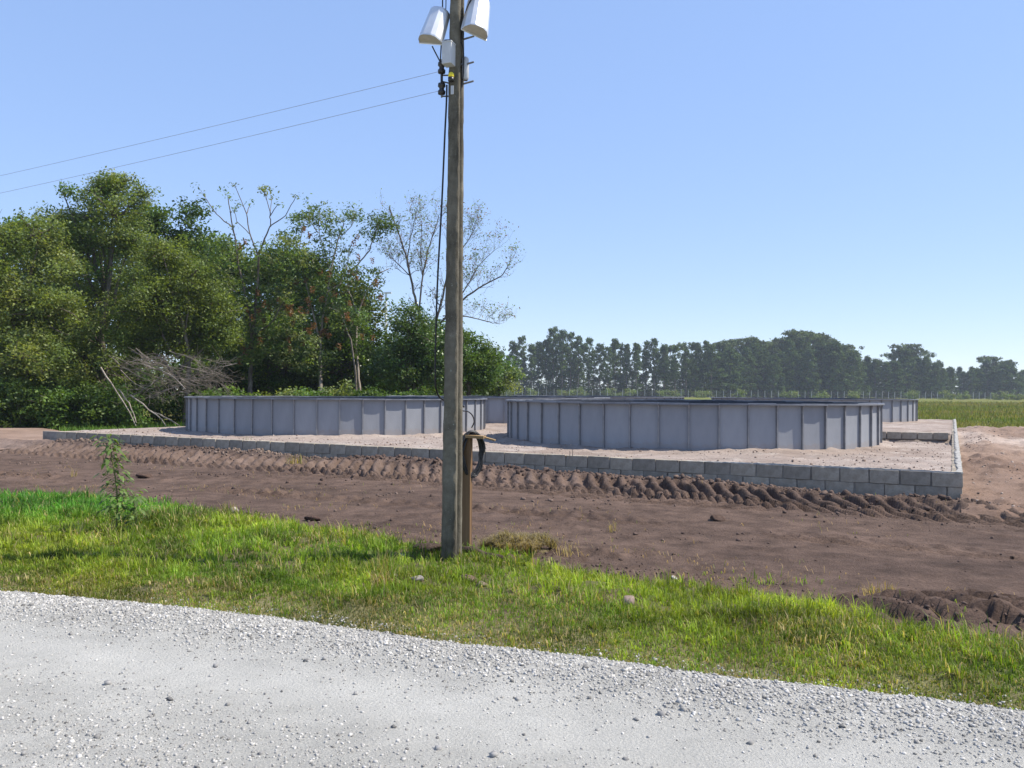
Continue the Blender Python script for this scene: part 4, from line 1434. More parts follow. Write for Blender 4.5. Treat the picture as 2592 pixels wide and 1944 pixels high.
    stem_tree('sparse_tree', 'nearly leafless twiggy tree partly hidden by the pole', 1060, 41, [
        (0.13, 0.09, [(1052, 1008), (1062, 970), (1078, 920), (1085, 860)]), (0.08, 0.03, [(1085, 860), (1060, 790), (1048, 740), (1030, 656), (1012, 600), (985, 523)]),
        (0.05, 0.02, [(1060, 790), (1070, 700), (1084, 630), (1103, 573), (1110, 545)]), (0.07, 0.03, [(1085, 860), (1103, 820), (1126, 729), (1140, 640), (1145, 570)]),
        (0.06, 0.016, [(1103, 830), (1171, 759), (1224, 721), (1270, 698), (1289, 668)]), (0.04, 0.014, [(1150, 775), (1185, 720), (1209, 675), (1251, 634)]), (0.035, 0.014, [(1130, 720), (1165, 640), (1201, 580)]),
        (0.03, 0.014, [(1040, 700), (1000, 660), (975, 640)]), (0.03, 0.014, [(1030, 656), (1040, 600), (1052, 540)]), (0.035, 0.014, [(1120, 800), (1180, 800), (1240, 815), (1265, 820)]), (0.03, 0.014, [(1070, 700), (1064, 640), (1068, 560)])],
        547, twigs=3.4, twig_len=0.72, depth=3, tuft=3.2, leaf=0.12, tuft_r=0.34, pal=[(0.18, 0.25, 0.09), (0.22, 0.14, 0.09), (0.15, 0.23, 0.08)], bark='bark', up=0.3, leaf_from=0.2)
    # undergrowth along the edge
    rnd = random.Random(12)
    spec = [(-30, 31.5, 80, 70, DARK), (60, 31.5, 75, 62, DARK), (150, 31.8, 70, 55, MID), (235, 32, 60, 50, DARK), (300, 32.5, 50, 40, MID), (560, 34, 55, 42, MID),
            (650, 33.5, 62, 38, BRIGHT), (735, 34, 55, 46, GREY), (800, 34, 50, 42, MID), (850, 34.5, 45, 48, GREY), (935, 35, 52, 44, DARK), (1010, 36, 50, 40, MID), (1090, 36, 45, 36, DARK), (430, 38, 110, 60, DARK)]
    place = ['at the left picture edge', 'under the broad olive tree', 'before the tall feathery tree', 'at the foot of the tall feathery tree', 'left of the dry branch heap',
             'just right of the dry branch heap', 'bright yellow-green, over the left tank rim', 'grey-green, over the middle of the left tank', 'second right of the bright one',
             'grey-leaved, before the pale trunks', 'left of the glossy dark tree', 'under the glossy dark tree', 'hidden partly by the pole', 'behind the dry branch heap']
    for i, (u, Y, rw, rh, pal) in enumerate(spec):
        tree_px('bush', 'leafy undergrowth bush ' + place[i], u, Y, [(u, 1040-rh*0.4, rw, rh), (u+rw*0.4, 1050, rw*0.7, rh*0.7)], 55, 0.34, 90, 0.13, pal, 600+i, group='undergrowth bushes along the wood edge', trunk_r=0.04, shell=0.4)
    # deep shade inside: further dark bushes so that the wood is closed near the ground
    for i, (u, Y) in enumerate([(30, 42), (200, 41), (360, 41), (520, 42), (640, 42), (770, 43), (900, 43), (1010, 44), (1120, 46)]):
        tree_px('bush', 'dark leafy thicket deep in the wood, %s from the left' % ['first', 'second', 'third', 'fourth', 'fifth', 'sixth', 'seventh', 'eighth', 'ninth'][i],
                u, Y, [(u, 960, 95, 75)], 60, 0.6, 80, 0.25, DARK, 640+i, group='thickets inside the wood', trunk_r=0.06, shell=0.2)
    # heap of dry branches
    root = tag(empty('brush_heap', gp(450, 32.2)), 'heap of dry grey branches beside the left tank under the olive tree', 'branches')
    g = np.random.default_rng(77)
    for i in range(34):
        m = MB()
        u0 = g.uniform(330, 560); a = pixy(u0, g.uniform(900, 1000), 32.2+g.uniform(-0.9, 0.9))
        st = np.array([a.x, a.y, a.z])-np.array(gp(450, 32.2))
        dr = np.array([g.choice([-1, 1], p=[0.3, 0.7])*g.uniform(0.5, 1), g.normal(0, 0.3), g.uniform(-0.5, 0.1)]); dr /= np.linalg.norm(dr)
        L = g.uniform(1.2, 2.6)
        p0 = st-dr*L*0.5; p1 = st+dr*L*0.5
        p0[2] = max(p0[2], 0.03); p1[2] = max(p1[2], 0.03)
        pts = limb(m, p0, p1, g.uniform(0.012, 0.028), 0.006, g, 0.12, 6, 4)
        for k in range(9):
            b = pts[g.integers(1, 6)]; e = b+dr*g.uniform(0.2, 0.7)+g.normal(0, 0.28, 3); e[2] = max(e[2], 0.02)
            pp = limb(m, b, e, 0.008, 0.004, g, 0.15, 3, 3)
            for j in range(2):
                e2 = pp[2]+g.normal(0, 0.2, 3); e2[2] = max(e2[2], 0.02)
                limb(m, pp[2], e2, 0.005, 0.003, g, 0.1, 2, 3)
        obj('branch', m.mesh('branch', M['twig'], True), root)
    for (u0, v0, u1, v1) in ((255, 930, 345, 1080), (330, 1000, 420, 1078), (300, 985, 345, 1070), (370, 925, 470, 985), (380, 1040, 455, 1078)):
        m = MB(); a = pixy(u0, v0, 31.6); b = pixy(u1, v1, 31.2); o = np.array(gp(450, 32.2))
        limb(m, np.array(a)-o, np.maximum(np.array(b)-o, [-99, -99, 0.02]), 0.035, 0.018, g, 0.08, 6, 5)
        obj('branch', m.mesh('branch', M['bark_pale'], True), root)
    # white mast seen through a gap
    b = gp(975, 75)
    mr = tag(empty('white_mast', b), 'thin white mast seen through the gap in the wood', 'mast')
    m = MB(); zt_ = zt(975, 742, 75); m.tube([(0, 0, 0), (0, 0, zt_)], [0.15, 0.1], 8); obj('shaft', m.mesh('shaft', M['white']), mr)
    m = MB(); m.box((0.2, 0, zt_+0.06), (0.6, 0.25, 0.14)); m.box((-0.2, 0, zt_+0.05), (0.3, 0.2, 0.1)); obj('lamp_arm', m.mesh('lamp_arm', M['white']), mr)


build_wood()


# ------------------------------------------------------------------ far tree line and fence
def far_crown(kind, seed):
    g = np.random.default_rng(seed)
    m = MB()
    H_ = 20.0
    pts = []
    if kind == 'pine':
        m.tube([(0, 0, -0.3), (0.1, 0, 8), (0, 0.1, 19)], [0.28, 0.2, 0.06], 6, caps=False)
        n = 70
        z = g.uniform(6.5, 19.6, n)
        rmax = 2.5*np.clip(np.sin((z-5)/15.6*math.pi)*0.75+0.35, 0.2, 1)
        for i in range(n):
            a = g.uniform(0, 6.28); r = rmax[i]*g.random()**0.6
            pts.append((r*math.cos(a), r*math.sin(a), z[i], 0.8))
            if i % 3 == 0: m.tube([(0, 0, z[i]-0.4), (r*math.cos(a), r*math.sin(a), z[i])], [0.07, 0.03], 3, caps=False)
        for i in range(10):
            pts.append((g.normal(0, 1.8), g.normal(0, 1.8), g.uniform(0.3, 2.5), 0.9))
    elif kind == 'eucalypt':
        m.tube([(0, 0, -0.3), (0.4, 0, 7), (0.2, 0.2, 14)], [0.34, 0.24, 0.16], 6, caps=False)
        for k in range(7):
            a = g.uniform(0, 6.28); r = g.uniform(1.2, 4.2); zz = 20-r*0.55-g.random()*1.6
            c = (r*math.cos(a), r*math.sin(a), zz)
            m.tube([(0.3, 0.1, 9+g.random()*4), (c[0]*0.6, c[1]*0.6, zz-2.5), c], [0.14, 0.08, 0.03], 4, caps=False)
            for j in range(9):
                pts.append((c[0]+g.normal(0, 1.1), c[1]+g.normal(0, 1.1), c[2]+g.normal(0, 0.35), 0.75))
        for i in range(55):
            a = g.uniform(0, 6.28); r = 3.6*g.random()**0.5
            pts.append((r*math.cos(a), r*math.sin(a), g.uniform(1.5, 14.5), 1.1))
    else:
        m.tube([(0, 0, -0.3), (0, 0, 12)], [0.35, 0.15], 6, caps=False)
        for i in range(190):
            z = g.uniform(0.6, 19.5)
            rm = 5.0*math.sin(min(1, max(0.0, (20.2-z)/20))*math.pi*0.62)+0.4
            a = g.uniform(0, 6.28); r = rm*g.random()**0.5
            pts.append((r*math.cos(a), r*math.sin(a), z, 1.0))
            if i % 6 == 0: m.tube([(0, 0, z*0.6), (r*math.cos(a), r*math.sin(a), z)], [0.1, 0.03], 3, caps=False)
    pts = np.array(pts)
    per = 34
    idx = np.repeat(np.arange(len(pts)), per)
    P = pts[idx, :3]+g.normal(0, 0.5, (len(idx), 3))*pts[idx, 3:4]*np.array([1, 1, 0.7])
    P[:, 2] = np.maximum(P[:, 2], 0.1)
    base = {'pine': (0.075, 0.115, 0.04), 'eucalypt': (0.10, 0.135, 0.06), 'broad': (0.072, 0.115, 0.04)}[kind]
    cc = np.array(base)*g.uniform(0.55, 1.45, (len(pts), 1))[idx]*g.uniform(0.75, 1.3, (len(idx), 1))
    V, F, cc = leaf_cloud(P, 0.62, cc, seed+1, aspect=0.65)
    return m.mesh('trunk', M['bark'], True), mesh_np('crown', V, F, M['leaf_far'], cc)


ORD = ['first', 'second', 'third', 'fourth', 'fifth', 'sixth', 'seventh', 'eighth', 'ninth', 'tenth', 'eleventh', 'twelfth', 'thirteenth', 'fourteenth', 'fifteenth',
       'sixteenth', 'seventeenth', 'eighteenth', 'nineteenth']
TENS = {20: 'twenty', 30: 'thirty', 40: 'forty', 50: 'fifty', 60: 'sixty', 70: 'seventy', 80: 'eighty', 90: 'ninety'}


def ordinal(i):
    if i < 19: return ORD[i]
    n = i+1; t = n//10*10; r = n % 10
    if n > 99: return 'hundredth' if n == 100 else 'hundred-and-'+ordinal(n-101)
    return TENS[t][:-1]+'ieth' if r == 0 else TENS[t]+'-'+ORD[r-1]


def build_far():
    kinds = {k: [far_crown(k, 700+31*j+len(k)) for j in range(4 if k != 'eucalypt' else 5)] for k in ('pine', 'eucalypt', 'broad')}
    # skyline of the photograph: (u, v of the tops)
    sk = np.array([(1180, 905), (1250, 880), (1300, 865), (1345, 860), (1405, 840), (1460, 848), (1520, 870), (1580, 855), (1640, 862), (1700, 880), (1760, 872), (1830, 865), (1900, 858),
                   (1960, 868), (2010, 850), (2060, 848), (2120, 862), (2170, 885), (2220, 905), (2290, 882), (2340, 890), (2400, 908), (2460, 915), (2530, 905), (2600, 920), (2800, 930)], float)
    items = []
    g = np.random.default_rng(5)
    u = 1185.0
    while u < 1800:                       # slim pines in two ranks
        items.append(('pine', u, 300+g.uniform(-4, 4), g.uniform(-14, 14))); u += g.uniform(17, 30)
    u = 1195.0
    while u < 1800:
        items.append(('pine', u, 313+g.uniform(-4, 4), g.uniform(6, 30))); u += g.uniform(16, 28)
    for u, dv in ((1815, 0), (1840, 4), (1872, -4), (1905, -2), (1935, 12), (1962, 2), (1990, -6), (2018, -14), (2045, -4), (2075, -8), (2105, -2), (2135, 4), (2262, 2), (2290, -10), (2310, -2), (2510, -4), (2545, 6), (1690, -2), (1745, -6)):
        items.append(('eucalypt', u, 318+g.uniform(-6, 8), dv-9))
    u = 1200.0
    while u < 2720:                       # dense rank
        lift = (88 if u < 1660 else 40) if u < 1780 else 12
        items.append(('broad', u, 306+g.uniform(-5, 5), lift+g.uniform(-14, 20))); u += g.uniform(17, 28)
    u = 1790.0
    while u < 2720:
        items.append(('broad', u, 322+g.uniform(-5, 5), g.uniform(6, 20))); u += g.uniform(22, 38)
    items.sort(key=lambda t: t[1])
    cnt = {}
    names = {'pine': 'pine_tree', 'eucalypt': 'eucalyptus_tree', 'broad': 'broadleaf_tree'}
    words = {'pine': 'slim pine in the far tree line, %s pine from the left', 'eucalypt': 'umbrella-topped eucalyptus of the far tree line, %s of its kind from the left',
             'broad': 'dense tree of the far tree line, %s broadleaf from the left'}
    for kind, u, Y, dv in items:
        Y = Y + max(0, u-1800)*0.05
        h = zt(u, float(np.interp(u, sk[:, 0], sk[:, 1]))+dv, Y)
        i = cnt.get(kind, 0); cnt[kind] = i+1
        p = gp(u, Y)
        r = tag(empty(names[kind], p, g.uniform(0, 6.28)), words[kind] % ordinal(i), 'tree', 'far tree line behind the fence')
        s = h/20.0
        sx = s*(g.uniform(0.68, 0.9) if kind == 'pine' else (g.uniform(1.3, 1.8) if kind == 'broad' and u < 1660 else g.uniform(0.85, 1.2)))
        r.scale = (sx, sx, s)
        tm, cm = kinds[kind][g.integers(len(kinds[kind]))]
        obj('trunk', tm, r); obj('crown', cm, r)
    # shrubs along the fence
    shrubs = [(1290, 268), (1345, 275), (1430, 276), (1470, 272), (1590, 274), (1545, 276), (1780, 272), (1870, 276), (2000, 270), (2080, 274), (2160, 272), (2310, 268), (2400, 262), (2440, 276), (2530, 270), (2575, 262), (1690, 274)]
    for i, (u, Y) in enumerate(shrubs):
        b = gp(u, Y)
        dense_tree('bush', 'low shrub along the far fence, %s from the left' % ordinal(sorted(range(len(shrubs)), key=lambda k: shrubs[k][0]).index(i)), 'bush', b, 0, [(0, 0, 1.1, g.uniform(1.6, 3.6), 1.6, g.uniform(1.0, 2.1))], 34, 0.7, 26, 0.42,
                   GREY+BRIGHT[:1]+OLIVE, 800+i, group='shrubs along the far fence', mat='leaf_far', trunk_r=0.06)
    # fence
    a = np.array(gp(1180, 258.0)); b = np.array(gp(2750, 318.0))
    root = tag(empty('fence', a), 'long far fence of pale concrete posts and wires before the tree line', 'fence')
    L = np.linalg.norm(b-a); d = (b-a)/L
    pm = MB(); pm.tube([(0, 0, -0.3), (0, 0, 2.15), (0, -0.28, 2.55)], [0.085, 0.08, 0.06], 4)
    pm = pm.mesh('post', M['post'])
    n = int(L/2.6)
    for i in range(n+1):
        o = obj('post', pm, root, tuple(d*2.6*i)); o.rotation_euler = (0, 0, math.pi/4*0)
    for z in (0.4, 0.8, 1.2, 1.6, 2.0):
        m = MB(); m.tube([(0, 0, z), tuple(d*L+np.array([0, 0, z]))], 0.011, 3)
        obj('wire', m.mesh('wire', M['wire']), root)


build_far()

# ------------------------------------------------------------------ concrete utility pole
PB = pixz(1143, 1424, 0.06)
PX, PY = PB.x, PB.y
PROT = math.radians(-13)
POLE_H = 8.6
LEAN = 0.0022


def pole_pt(lx, ly, z):
    """local pole coordinates -> world (lx to the right, ly away)"""
    c, s = math.cos(PROT), math.sin(PROT)
    return Vector((PX+lx*c-ly*s+LEAN*z, PY+lx*s+ly*c, z))


def pole_v(u, v): return pixy(u, v, PY)


def build_pole():
    root = tag(empty('utility_pole', (PX, PY, 0)), 'weathered concrete utility pole with channelled side on the grass verge', 'pole')
    g = np.random.default_rng(44)
    w, dp, fl = 0.128, 0.20, 0.045
    # I-section: two flanges across x, web between them
    prof = [(-w/2, 0), (w/2, 0), (w/2, fl), (0.02, fl+0.02), (0.02, dp-fl-0.02), (w/2, dp-fl), (w/2, dp), (-w/2, dp), (-w/2, dp-fl), (-0.02, dp-fl-0.02), (-0.02, fl+0.02), (-w/2, fl)]
    # finer edges so that they can crumble
    pf = []
    for i in range(len(prof)):
        a = np.array(prof[i]); b = np.array(prof[(i+1) % len(prof)])
        n = 3
        for k in range(n): pf.append(a+(b-a)*k/n)
    pf = np.array(pf)
    nz = 330; zs = np.linspace(-0.25, POLE_H, nz)
    n = len(pf)
    V = []
    corner = np.array([1.0 if i % 3 == 0 else 0.35 for i in range(n)])
    for z in zs:
        k = 1.0-0.55*(max(z, 0)/POLE_H)
        wob = (vnoise(np.arange(n)*3.7, np.full(n, z*14.0), 3)-0.5)*0.009*corner + (vnoise(np.arange(n)*1.7, np.full(n, z*3.0), 6)-0.5)*0.006*corner
        chip = -np.clip(vnoise(np.arange(n)*2.9, np.full(n, z*6.0), 8)-0.80, 0, 1)*0.06*corner
        x = pf[:, 0]*k; y = (pf[:, 1]-dp/2)*k
        r = np.hypot(x, y)+1e-6
        f = 1+(wob+chip)/r*0.8
        for j in range(n):
            p = pole_pt(x[j]*f[j], y[j]*f[j], z)
            V.append((p.x-PX, p.y-PY, p.z))
    V = np.array(V)
    F = []
    i = np.arange((nz-1)*n); r = i//n; c = i % n
    F = np.stack([r*n+c, r*n+(c+1) % n, (r+1)*n+(c+1) % n, (r+1)*n+c], 1)
    obj('shaft', mesh_np('shaft', V, F, M['pole']), root)
    m = MB(); m.box((LEAN*POLE_H, 0, POLE_H+0.01), (0.10, 0.15, 0.02)); obj('pole_cap', m.mesh('pole_cap', M['pole']), root)
    # number plate, bolts
    m = MB(); p = pole_v(1149, 236); c = Matrix.Rotation(PROT, 3, 'Z')
    q = pole_pt(-0.012, -0.083, p.z)
    m.box((q.x-PX, q.y-PY, q.z), (0.026, 0.006, 0.075), c); obj('plate', m.mesh('plate', M['box'], bevel=0.001), root)
    for v in (213, 165, 100):
        z = pole_v(1170, v).z
        a = pole_pt(0.03, 0.02, z); b = pole_pt(0.155, 0.0, z+0.015)
        m = MB(); m.tube([(a.x-PX, a.y-PY, a.z), (b.x-PX, b.y-PY, b.z)], 0.008, 6); obj('bolt', m.mesh('bolt', M['steel']), root)
    return root


build_pole()


def floodlight(label, u, v, yaw, tilt, wd, hg, roll):
    """trapezoid aluminium flood lamp: u, v its middle"""
    p = pole_v(u, v)
    root = tag(empty('floodlight', p), label, 'floodlight', 'floodlights on the pole')
    R = Matrix.Rotation(yaw, 3, 'Z') @ Matrix.Rotation(tilt, 3, 'X') @ Matrix.Rotation(roll, 3, 'Y')
    # housing profile (depth y, height z): rounded back, open front
    prof = [(-0.10, -hg/2), (-0.105, hg/2), (-0.02, hg/2+0.012), (0.05, hg/2-0.03), (0.085, hg/2-0.10), (0.09, 0.0), (0.075, -hg/2+0.09), (0.03, -hg/2+0.015)]
    # reflector housing: half-round trough running along the local z axis
    arc = [(-0.5, 0.0), (-0.47, -0.045), (-0.33, -0.095), (-0.16, -0.115), (0.16, -0.115), (0.33, -0.095), (0.47, -0.045), (0.5, 0.0)]
    n = len(arc)-1
    vs = []; fs = []
    secs = [(-hg/2, 1.0), (-hg/2+0.012, 1.02), (hg/2-0.02, 0.86), (hg/2, 0.80)]
    for z, k in secs:
        for i in range(n+1):
            vs.append(R @ Vector((arc[i][0]*wd*k, arc[i][1]*k, z)))
    for s in range(len(secs)-1):
        for i in range(n): fs.append((s*(n+1)+i, s*(n+1)+i+1, (s+1)*(n+1)+i+1, (s+1)*(n+1)+i))
    hou = obj('housing', MB().add(vs, fs).mesh('housing', M['alu']), root)
    for nm, s, k in (('end_plate', 0, 0.995), ('end_plate', 3, 0.795)):
        z = secs[s][0]+(0.004 if s == 0 else -0.004)
        pv = [R @ Vector((arc[i][0]*wd*k, arc[i][1]*k*0.99, z)) for i in range(n+1)]
        obj(nm, MB().add(pv, [tuple(range(n+1))]).mesh(nm, M['lamp_side']), hou)
    m = MB(); vs = [R @ Vector((sx*wd/2*k*0.97, 0.004, z)) for z, k in ((-hg/2+0.01, 1.0), (hg/2-0.01, 0.8)) for sx in (-1, 1)]
    m.add(vs, [(0, 1, 3, 2)]); obj('glass', m.mesh('glass', M['glass']), root)
    m = MB()
    for z, k in ((-hg/2, 1.0), (hg/2, 0.8)):
        m.tube([R @ Vector((-wd/2*k, 0.004, z)), R @ Vector((wd/2*k, 0.004, z))], 0.007, 5)
    for sx in (-1, 1):
        m.tube([R @ Vector((sx*wd/2, 0.004, -hg/2)), R @ Vector((sx*wd/2*0.8, 0.004, hg/2))], 0.007, 5)
    obj('frame', m.mesh('frame', M['alu']), root)
    # stirrup arm to the pole
    m = MB()
    e = pole_pt(0.05*(1 if u > 1160 else -1), 0.0, p.z-0.10)-p
    m.tube([R @ Vector((0, 0.02, -hg*0.2)), (R @ Vector((0, 0.03, -hg*0.35)))*0.5+e*0.5, e], 0.011, 6)
    obj('bracket', m.mesh('bracket', M['steel']), root)
    return root


floodlight('aluminium floodlight left of the pole top', 1103, 72, math.radians(-14), math.radians(-16), 0.22, 0.31, math.radians(11))
floodlight('aluminium floodlight right of the pole top', 1206, 48, math.radians(28), math.radians(-14), 0.235, 0.345, math.radians(14))


def build_pole_things():
    # grey box on the left flank
    p0 = pole_v(1138, 150)
    r = tag(empty('junction_box', p0), 'grey junction box strapped to the pole below the left floodlight', 'box')
    m = MB(); m.box((0, -0.10, 0), (0.088, 0.10, 0.185), Matrix.Rotation(math.radians(-20), 3, 'Z')); obj('housing', m.mesh('housing', M['box'], bevel=0.006), r)
    m = MB(); m.box((0, -0.10, 0.096), (0.094, 0.106, 0.012), Matrix.Rotation(math.radians(-20), 3, 'Z')); obj('lid', m.mesh('lid', M['box'], bevel=0.003), r)
    # pale spool on the right flank
    p0 = pole_v(1178, 172)
    r = tag(empty('relay_housing', p0), 'small pale relay housing on the right flank of the pole', 'relay')
    m = MB(); m.lathe([(0.012, 0.10), (0.028, 0.085), (0.03, 0.03), (0.03, -0.09), (0.02, -0.105)], 12, (0, 0.01, 0)); obj('housing', m.mesh('housing', M['box'], True), r)
    m = MB(); m.box((-0.015, 0.01, 0.03), (0.075, 0.035, 0.012)); m.box((0.0, 0.01, -0.10), (0.035, 0.03, 0.014)); obj('clamp', m.mesh('clamp', M['steel']), r)
    # two black insulators on one bracket
    for v, lab in ((172, 'upper black insulator spool left of the pole holding a wire'), (225, 'lower black insulator spool left of the pole holding a wire')):
        p0 = pole_v(1118, v)
        r = tag(empty('insulator', p0), lab, 'insulator', 'insulators of the overhead wires')
        m = MB(); m.lathe([(0.018, 0.052), (0.032, 0.046), (0.034, 0.02), (0.022, 0.008), (0.022, -0.008), (0.034, -0.02), (0.032, -0.046), (0.018, -0.052)], 12); obj('spool', m.mesh('spool', M['black'], True), r)
        m = MB(); m.tube([(0, 0, -0.075), (0, 0, 0.075)], 0.008, 6); m.tube([(0, 0, 0.066), (0.075, 0.01, 0.05)], 0.007, 5); m.tube([(0, 0, -0.066), (0.08, 0.01, -0.06)], 0.007, 5)
        obj('bracket', m.mesh('bracket', M['steel']), r)
    m = MB(); a = pole_v(1118, 185); b = pole_v(1118, 212); m.tube([a, b], 0.012, 6); 
    tag(obj('insulator_rod', m.mesh('insulator_rod', M['black'])), 'short black rod joining the two insulators', 'rod')
    p0 = pole_v(1144, 206); 
    r = tag(empty('cable_clamp', p0), 'small cable clamp with yellow cap on the pole', 'clamp')
    m = MB(); m.lathe([(0.022, -0.004), (0.026, 0.005), (0.024, 0.028), (0.012, 0.04)], 12, (0, -0.10, 0)); obj('cap', m.mesh('cap', M['yellow'], True), r)
    m = MB(); m.lathe([(0.012, -0.042), (0.026, -0.036), (0.027, -0.005)], 12, (0, -0.10, 0)); obj('clamp_body', m.mesh('clamp_body', M['black'], True), r)
    # wires to the left
    for (v, u_end, v_end, lab) in ((181, 0, 445, 'upper overhead wire running from the pole to the left'), (230, 0, 489, 'lower overhead wire running from the pole to the left')):
        a = pole_v(1112, v)
        b = pixy(u_end, v_end, PY+2.95)
        d = (b-a); far = a+d*5.2
        far.z = a.z-0.05
        # parabola through a and b ending level at the next pole
        L = 5.2; zb = b.z-a.z
        k = zb/(1*(1-L)) if L != 1 else 0     # z = k t (t-L) negative
        pts = []
        for i in range(49):
            t = L*i/48
            pts.append(Vector((a.x+d.x*t, a.y+d.y*t, a.z-abs(zb)/(L-1)*t*(L-t))))
        m = MB(); m.tube(pts, 0.0019, 5)
        tag(obj('overhead_wire', m.mesh('overhead_wire', M['wire'])), lab, 'wire')
    # neighbour pole that carries the far wire ends is outside the picture
    # cables
    def cable(pp, rad, lab, dy=-0.0):
        pts = [pixy(u, v, PY+d) for u, v, d in pp]
        # smooth the polyline
        out = []
        for i in range(len(pts)-1):
            p0 = pts[max(i-1, 0)]; p1 = pts[i]; p2 = pts[i+1]; p3 = pts[min(i+2, len(pts)-1)]
            for k in range(6):
                t = k/6
                out.append(0.5*((2*p1)+(p2-p0)*t+(2*p0-5*p1+4*p2-p3)*t*t+(3*p1-p0-3*p2+p3)*t**3))
        out.append(pts[-1])
        m = MB(); m.tube(out, rad, 6)
        tag(obj('cable', m.mesh('cable', M['cable'], True)), lab, 'cable')
    cable([(1131, 215, -0.02), (1130, 260, -0.03), (1126, 340, -0.02), (1118, 520, 0.0), (1108, 700, 0.0), (1103, 850, 0.02), (1102, 960, 0.05), (1107, 995, 0.12), (1122, 1012, 0.2), (1150, 1016, 0.3), (1175, 1030, 0.4)], 0.0085,
          'black cable hanging down the left side of the pole')
    cable([(1172, 1040, 0.35), (1185, 1042, 0.45), (1196, 1052, 0.6), (1200, 1068, 0.8), (1194, 1082, 0.9)], 0.006, 'short loop of black cable bending from pole to the coil')
    cable([(1167, 105, 0.0), (1172, 120, -0.02), (1174, 145, -0.02), (1172, 200, -0.02), (1164, 240, -0.03), (1160, 300, -0.04)], 0.005, 'thin dark wire down the right side of the pole')
    cable([(1196, -10, -0.05), (1180, 30, -0.04), (1171, 75, -0.03), (1166, 110, 0.0)], 0.008, 'dark cable curving from the right floodlight to the pole')
    cable([(1120, -15, 0.03), (1120, 30, 0.02), (1117, 110, 0.0), (1115, 150, 0.0), (1117, 168, 0.0)], 0.006, 'dark cable from the pole top down to the insulators')
    cable([(1129, -15, 0.03), (1128, 30, 0.02), (1122, 60, 0.0), (1117, 108, 0.0)], 0.0045, 'thinner second cable beside the left floodlight')
    cable([(1094, 117, 0.0), (1103, 135, 0.0), (1115, 158, 0.0)], 0.006, 'short grey lead from the left floodlight to the insulator')


build_pole_things()


# ------------------------------------------------------------------ wooden post with the coil of cable
def build_post():
    b = pixz(1181, 1390, 0.06)
    z0 = float(H(np.array(b.x), np.array(b.y)))
    top = pixy(1181, 1108, b.y).z
    root = tag(empty('wooden_post', (b.x, b.y, z0), math.radians(-14)), 'squared orange-brown wooden post beside the concrete pole', 'post')
    h = top-z0
    random.seed(5)
    m = MB(); m.box((0, 0, h/2-0.1), (0.082, 0.082, h+0.2), jit=0.003); obj('upright', m.mesh('upright', M['wood'], bevel=0.004), root)
    m = MB(); m.box((0.055, -0.02, h+0.014), (0.24, 0.10, 0.026), Matrix.Rotation(math.radians(2), 3, 'Y'), jit=0.002); obj('cross_board', m.mesh('cross_board', M['wood_pale'], bevel=0.003), root)
    m = MB(); m.box((0.215, -0.005, h-0.004), (0.12, 0.05, 0.012), Matrix.Rotation(math.radians(14), 3, 'Y')); obj('splinter', m.mesh('splinter', M['wood_pale']), root)
    # coil
    ctr = Vector((b.x+0.045, b.y+0.02, top-0.145))
    coil = tag(empty('cable_coil', ctr), 'coil of black cable hung over the board of the wooden post', 'coil')
    g = random.Random(9)
    for k in range(14):
        pts = []
        ra, rb = 0.108+g.uniform(-0.018, 0.012), 0.205+g.uniform(-0.02, 0.015)
        oy = g.uniform(-0.045, 0.045); ox = g.uniform(-0.012, 0.012); oz = g.uniform(-0.02, 0.01)
        for i in range(33):
            a = 2*math.pi*i/32
            x = ra*math.cos(a)*(1.0 if math.sin(a) > 0 else 0.86); z = rb*math.sin(a)
            yy = oy+0.06*math.cos(a)-0.03*z
            pts.append((x+ox+0.01*math.sin(3*a+k), yy, z+oz+0.012*math.sin(2*a+k)))
        m = MB(); m.tube(pts, 0.0075, 6, caps=False)
        obj('strand', m.mesh('strand', M['cable'], True), coil)


build_post()


# ------------------------------------------------------------------ small things on the ground
def rock(name, label, cat, u, v, size, c, seed, flat=0.6, z=None, stretch=(1, 1, 1), mat='stone'):
    p = pixz(u, v, 0.06)
    g = np.random.default_rng(seed)
    import bmesh
    bm = bmesh.new(); bmesh.ops.create_icosphere(bm, subdivisions=3, radius=0.5)
    V = np.array([vv.co[:] for vv in bm.verts])
    F = np.array([[vv.index for vv in f.verts] for f in bm.faces]); bm.free()
    for k in range(7):       # facets cut off
        nn = g.normal(0, 1, 3); nn /= np.linalg.norm(nn)
        dcut = g.uniform(0.24, 0.42); s = V@nn
        V = V-np.outer(np.clip(s-dcut, 0, 1), nn)*0.92
    V = V*(1+0.10*(fbm(V[:, 0]*5+seed, V[:, 1]*5+V[:, 2]*4, seed, 3))[:, None])
    V = V*np.array([stretch[0], stretch[1], flat*stretch[2]])*size
    zz = float(np.maximum(vergez(np.array(p.x), np.array(p.y)), H(np.array(p.x), np.array(p.y)))) if z is None else z
    cc = np.tile(np.array(c), (len(V), 1))*g.uniform(0.85, 1.15, (len(V), 1))
    o = obj(name, mesh_np(name, V, F, M[mat], cc), None, (p.x, p.y, zz+size*flat*0.22))
    o.rotation_euler = (g.normal(0, 0.2), g.normal(0, 0.2), g.uniform(0, 6.28) if stretch == (1, 1, 1) else 0)
    return tag(o, label, cat)


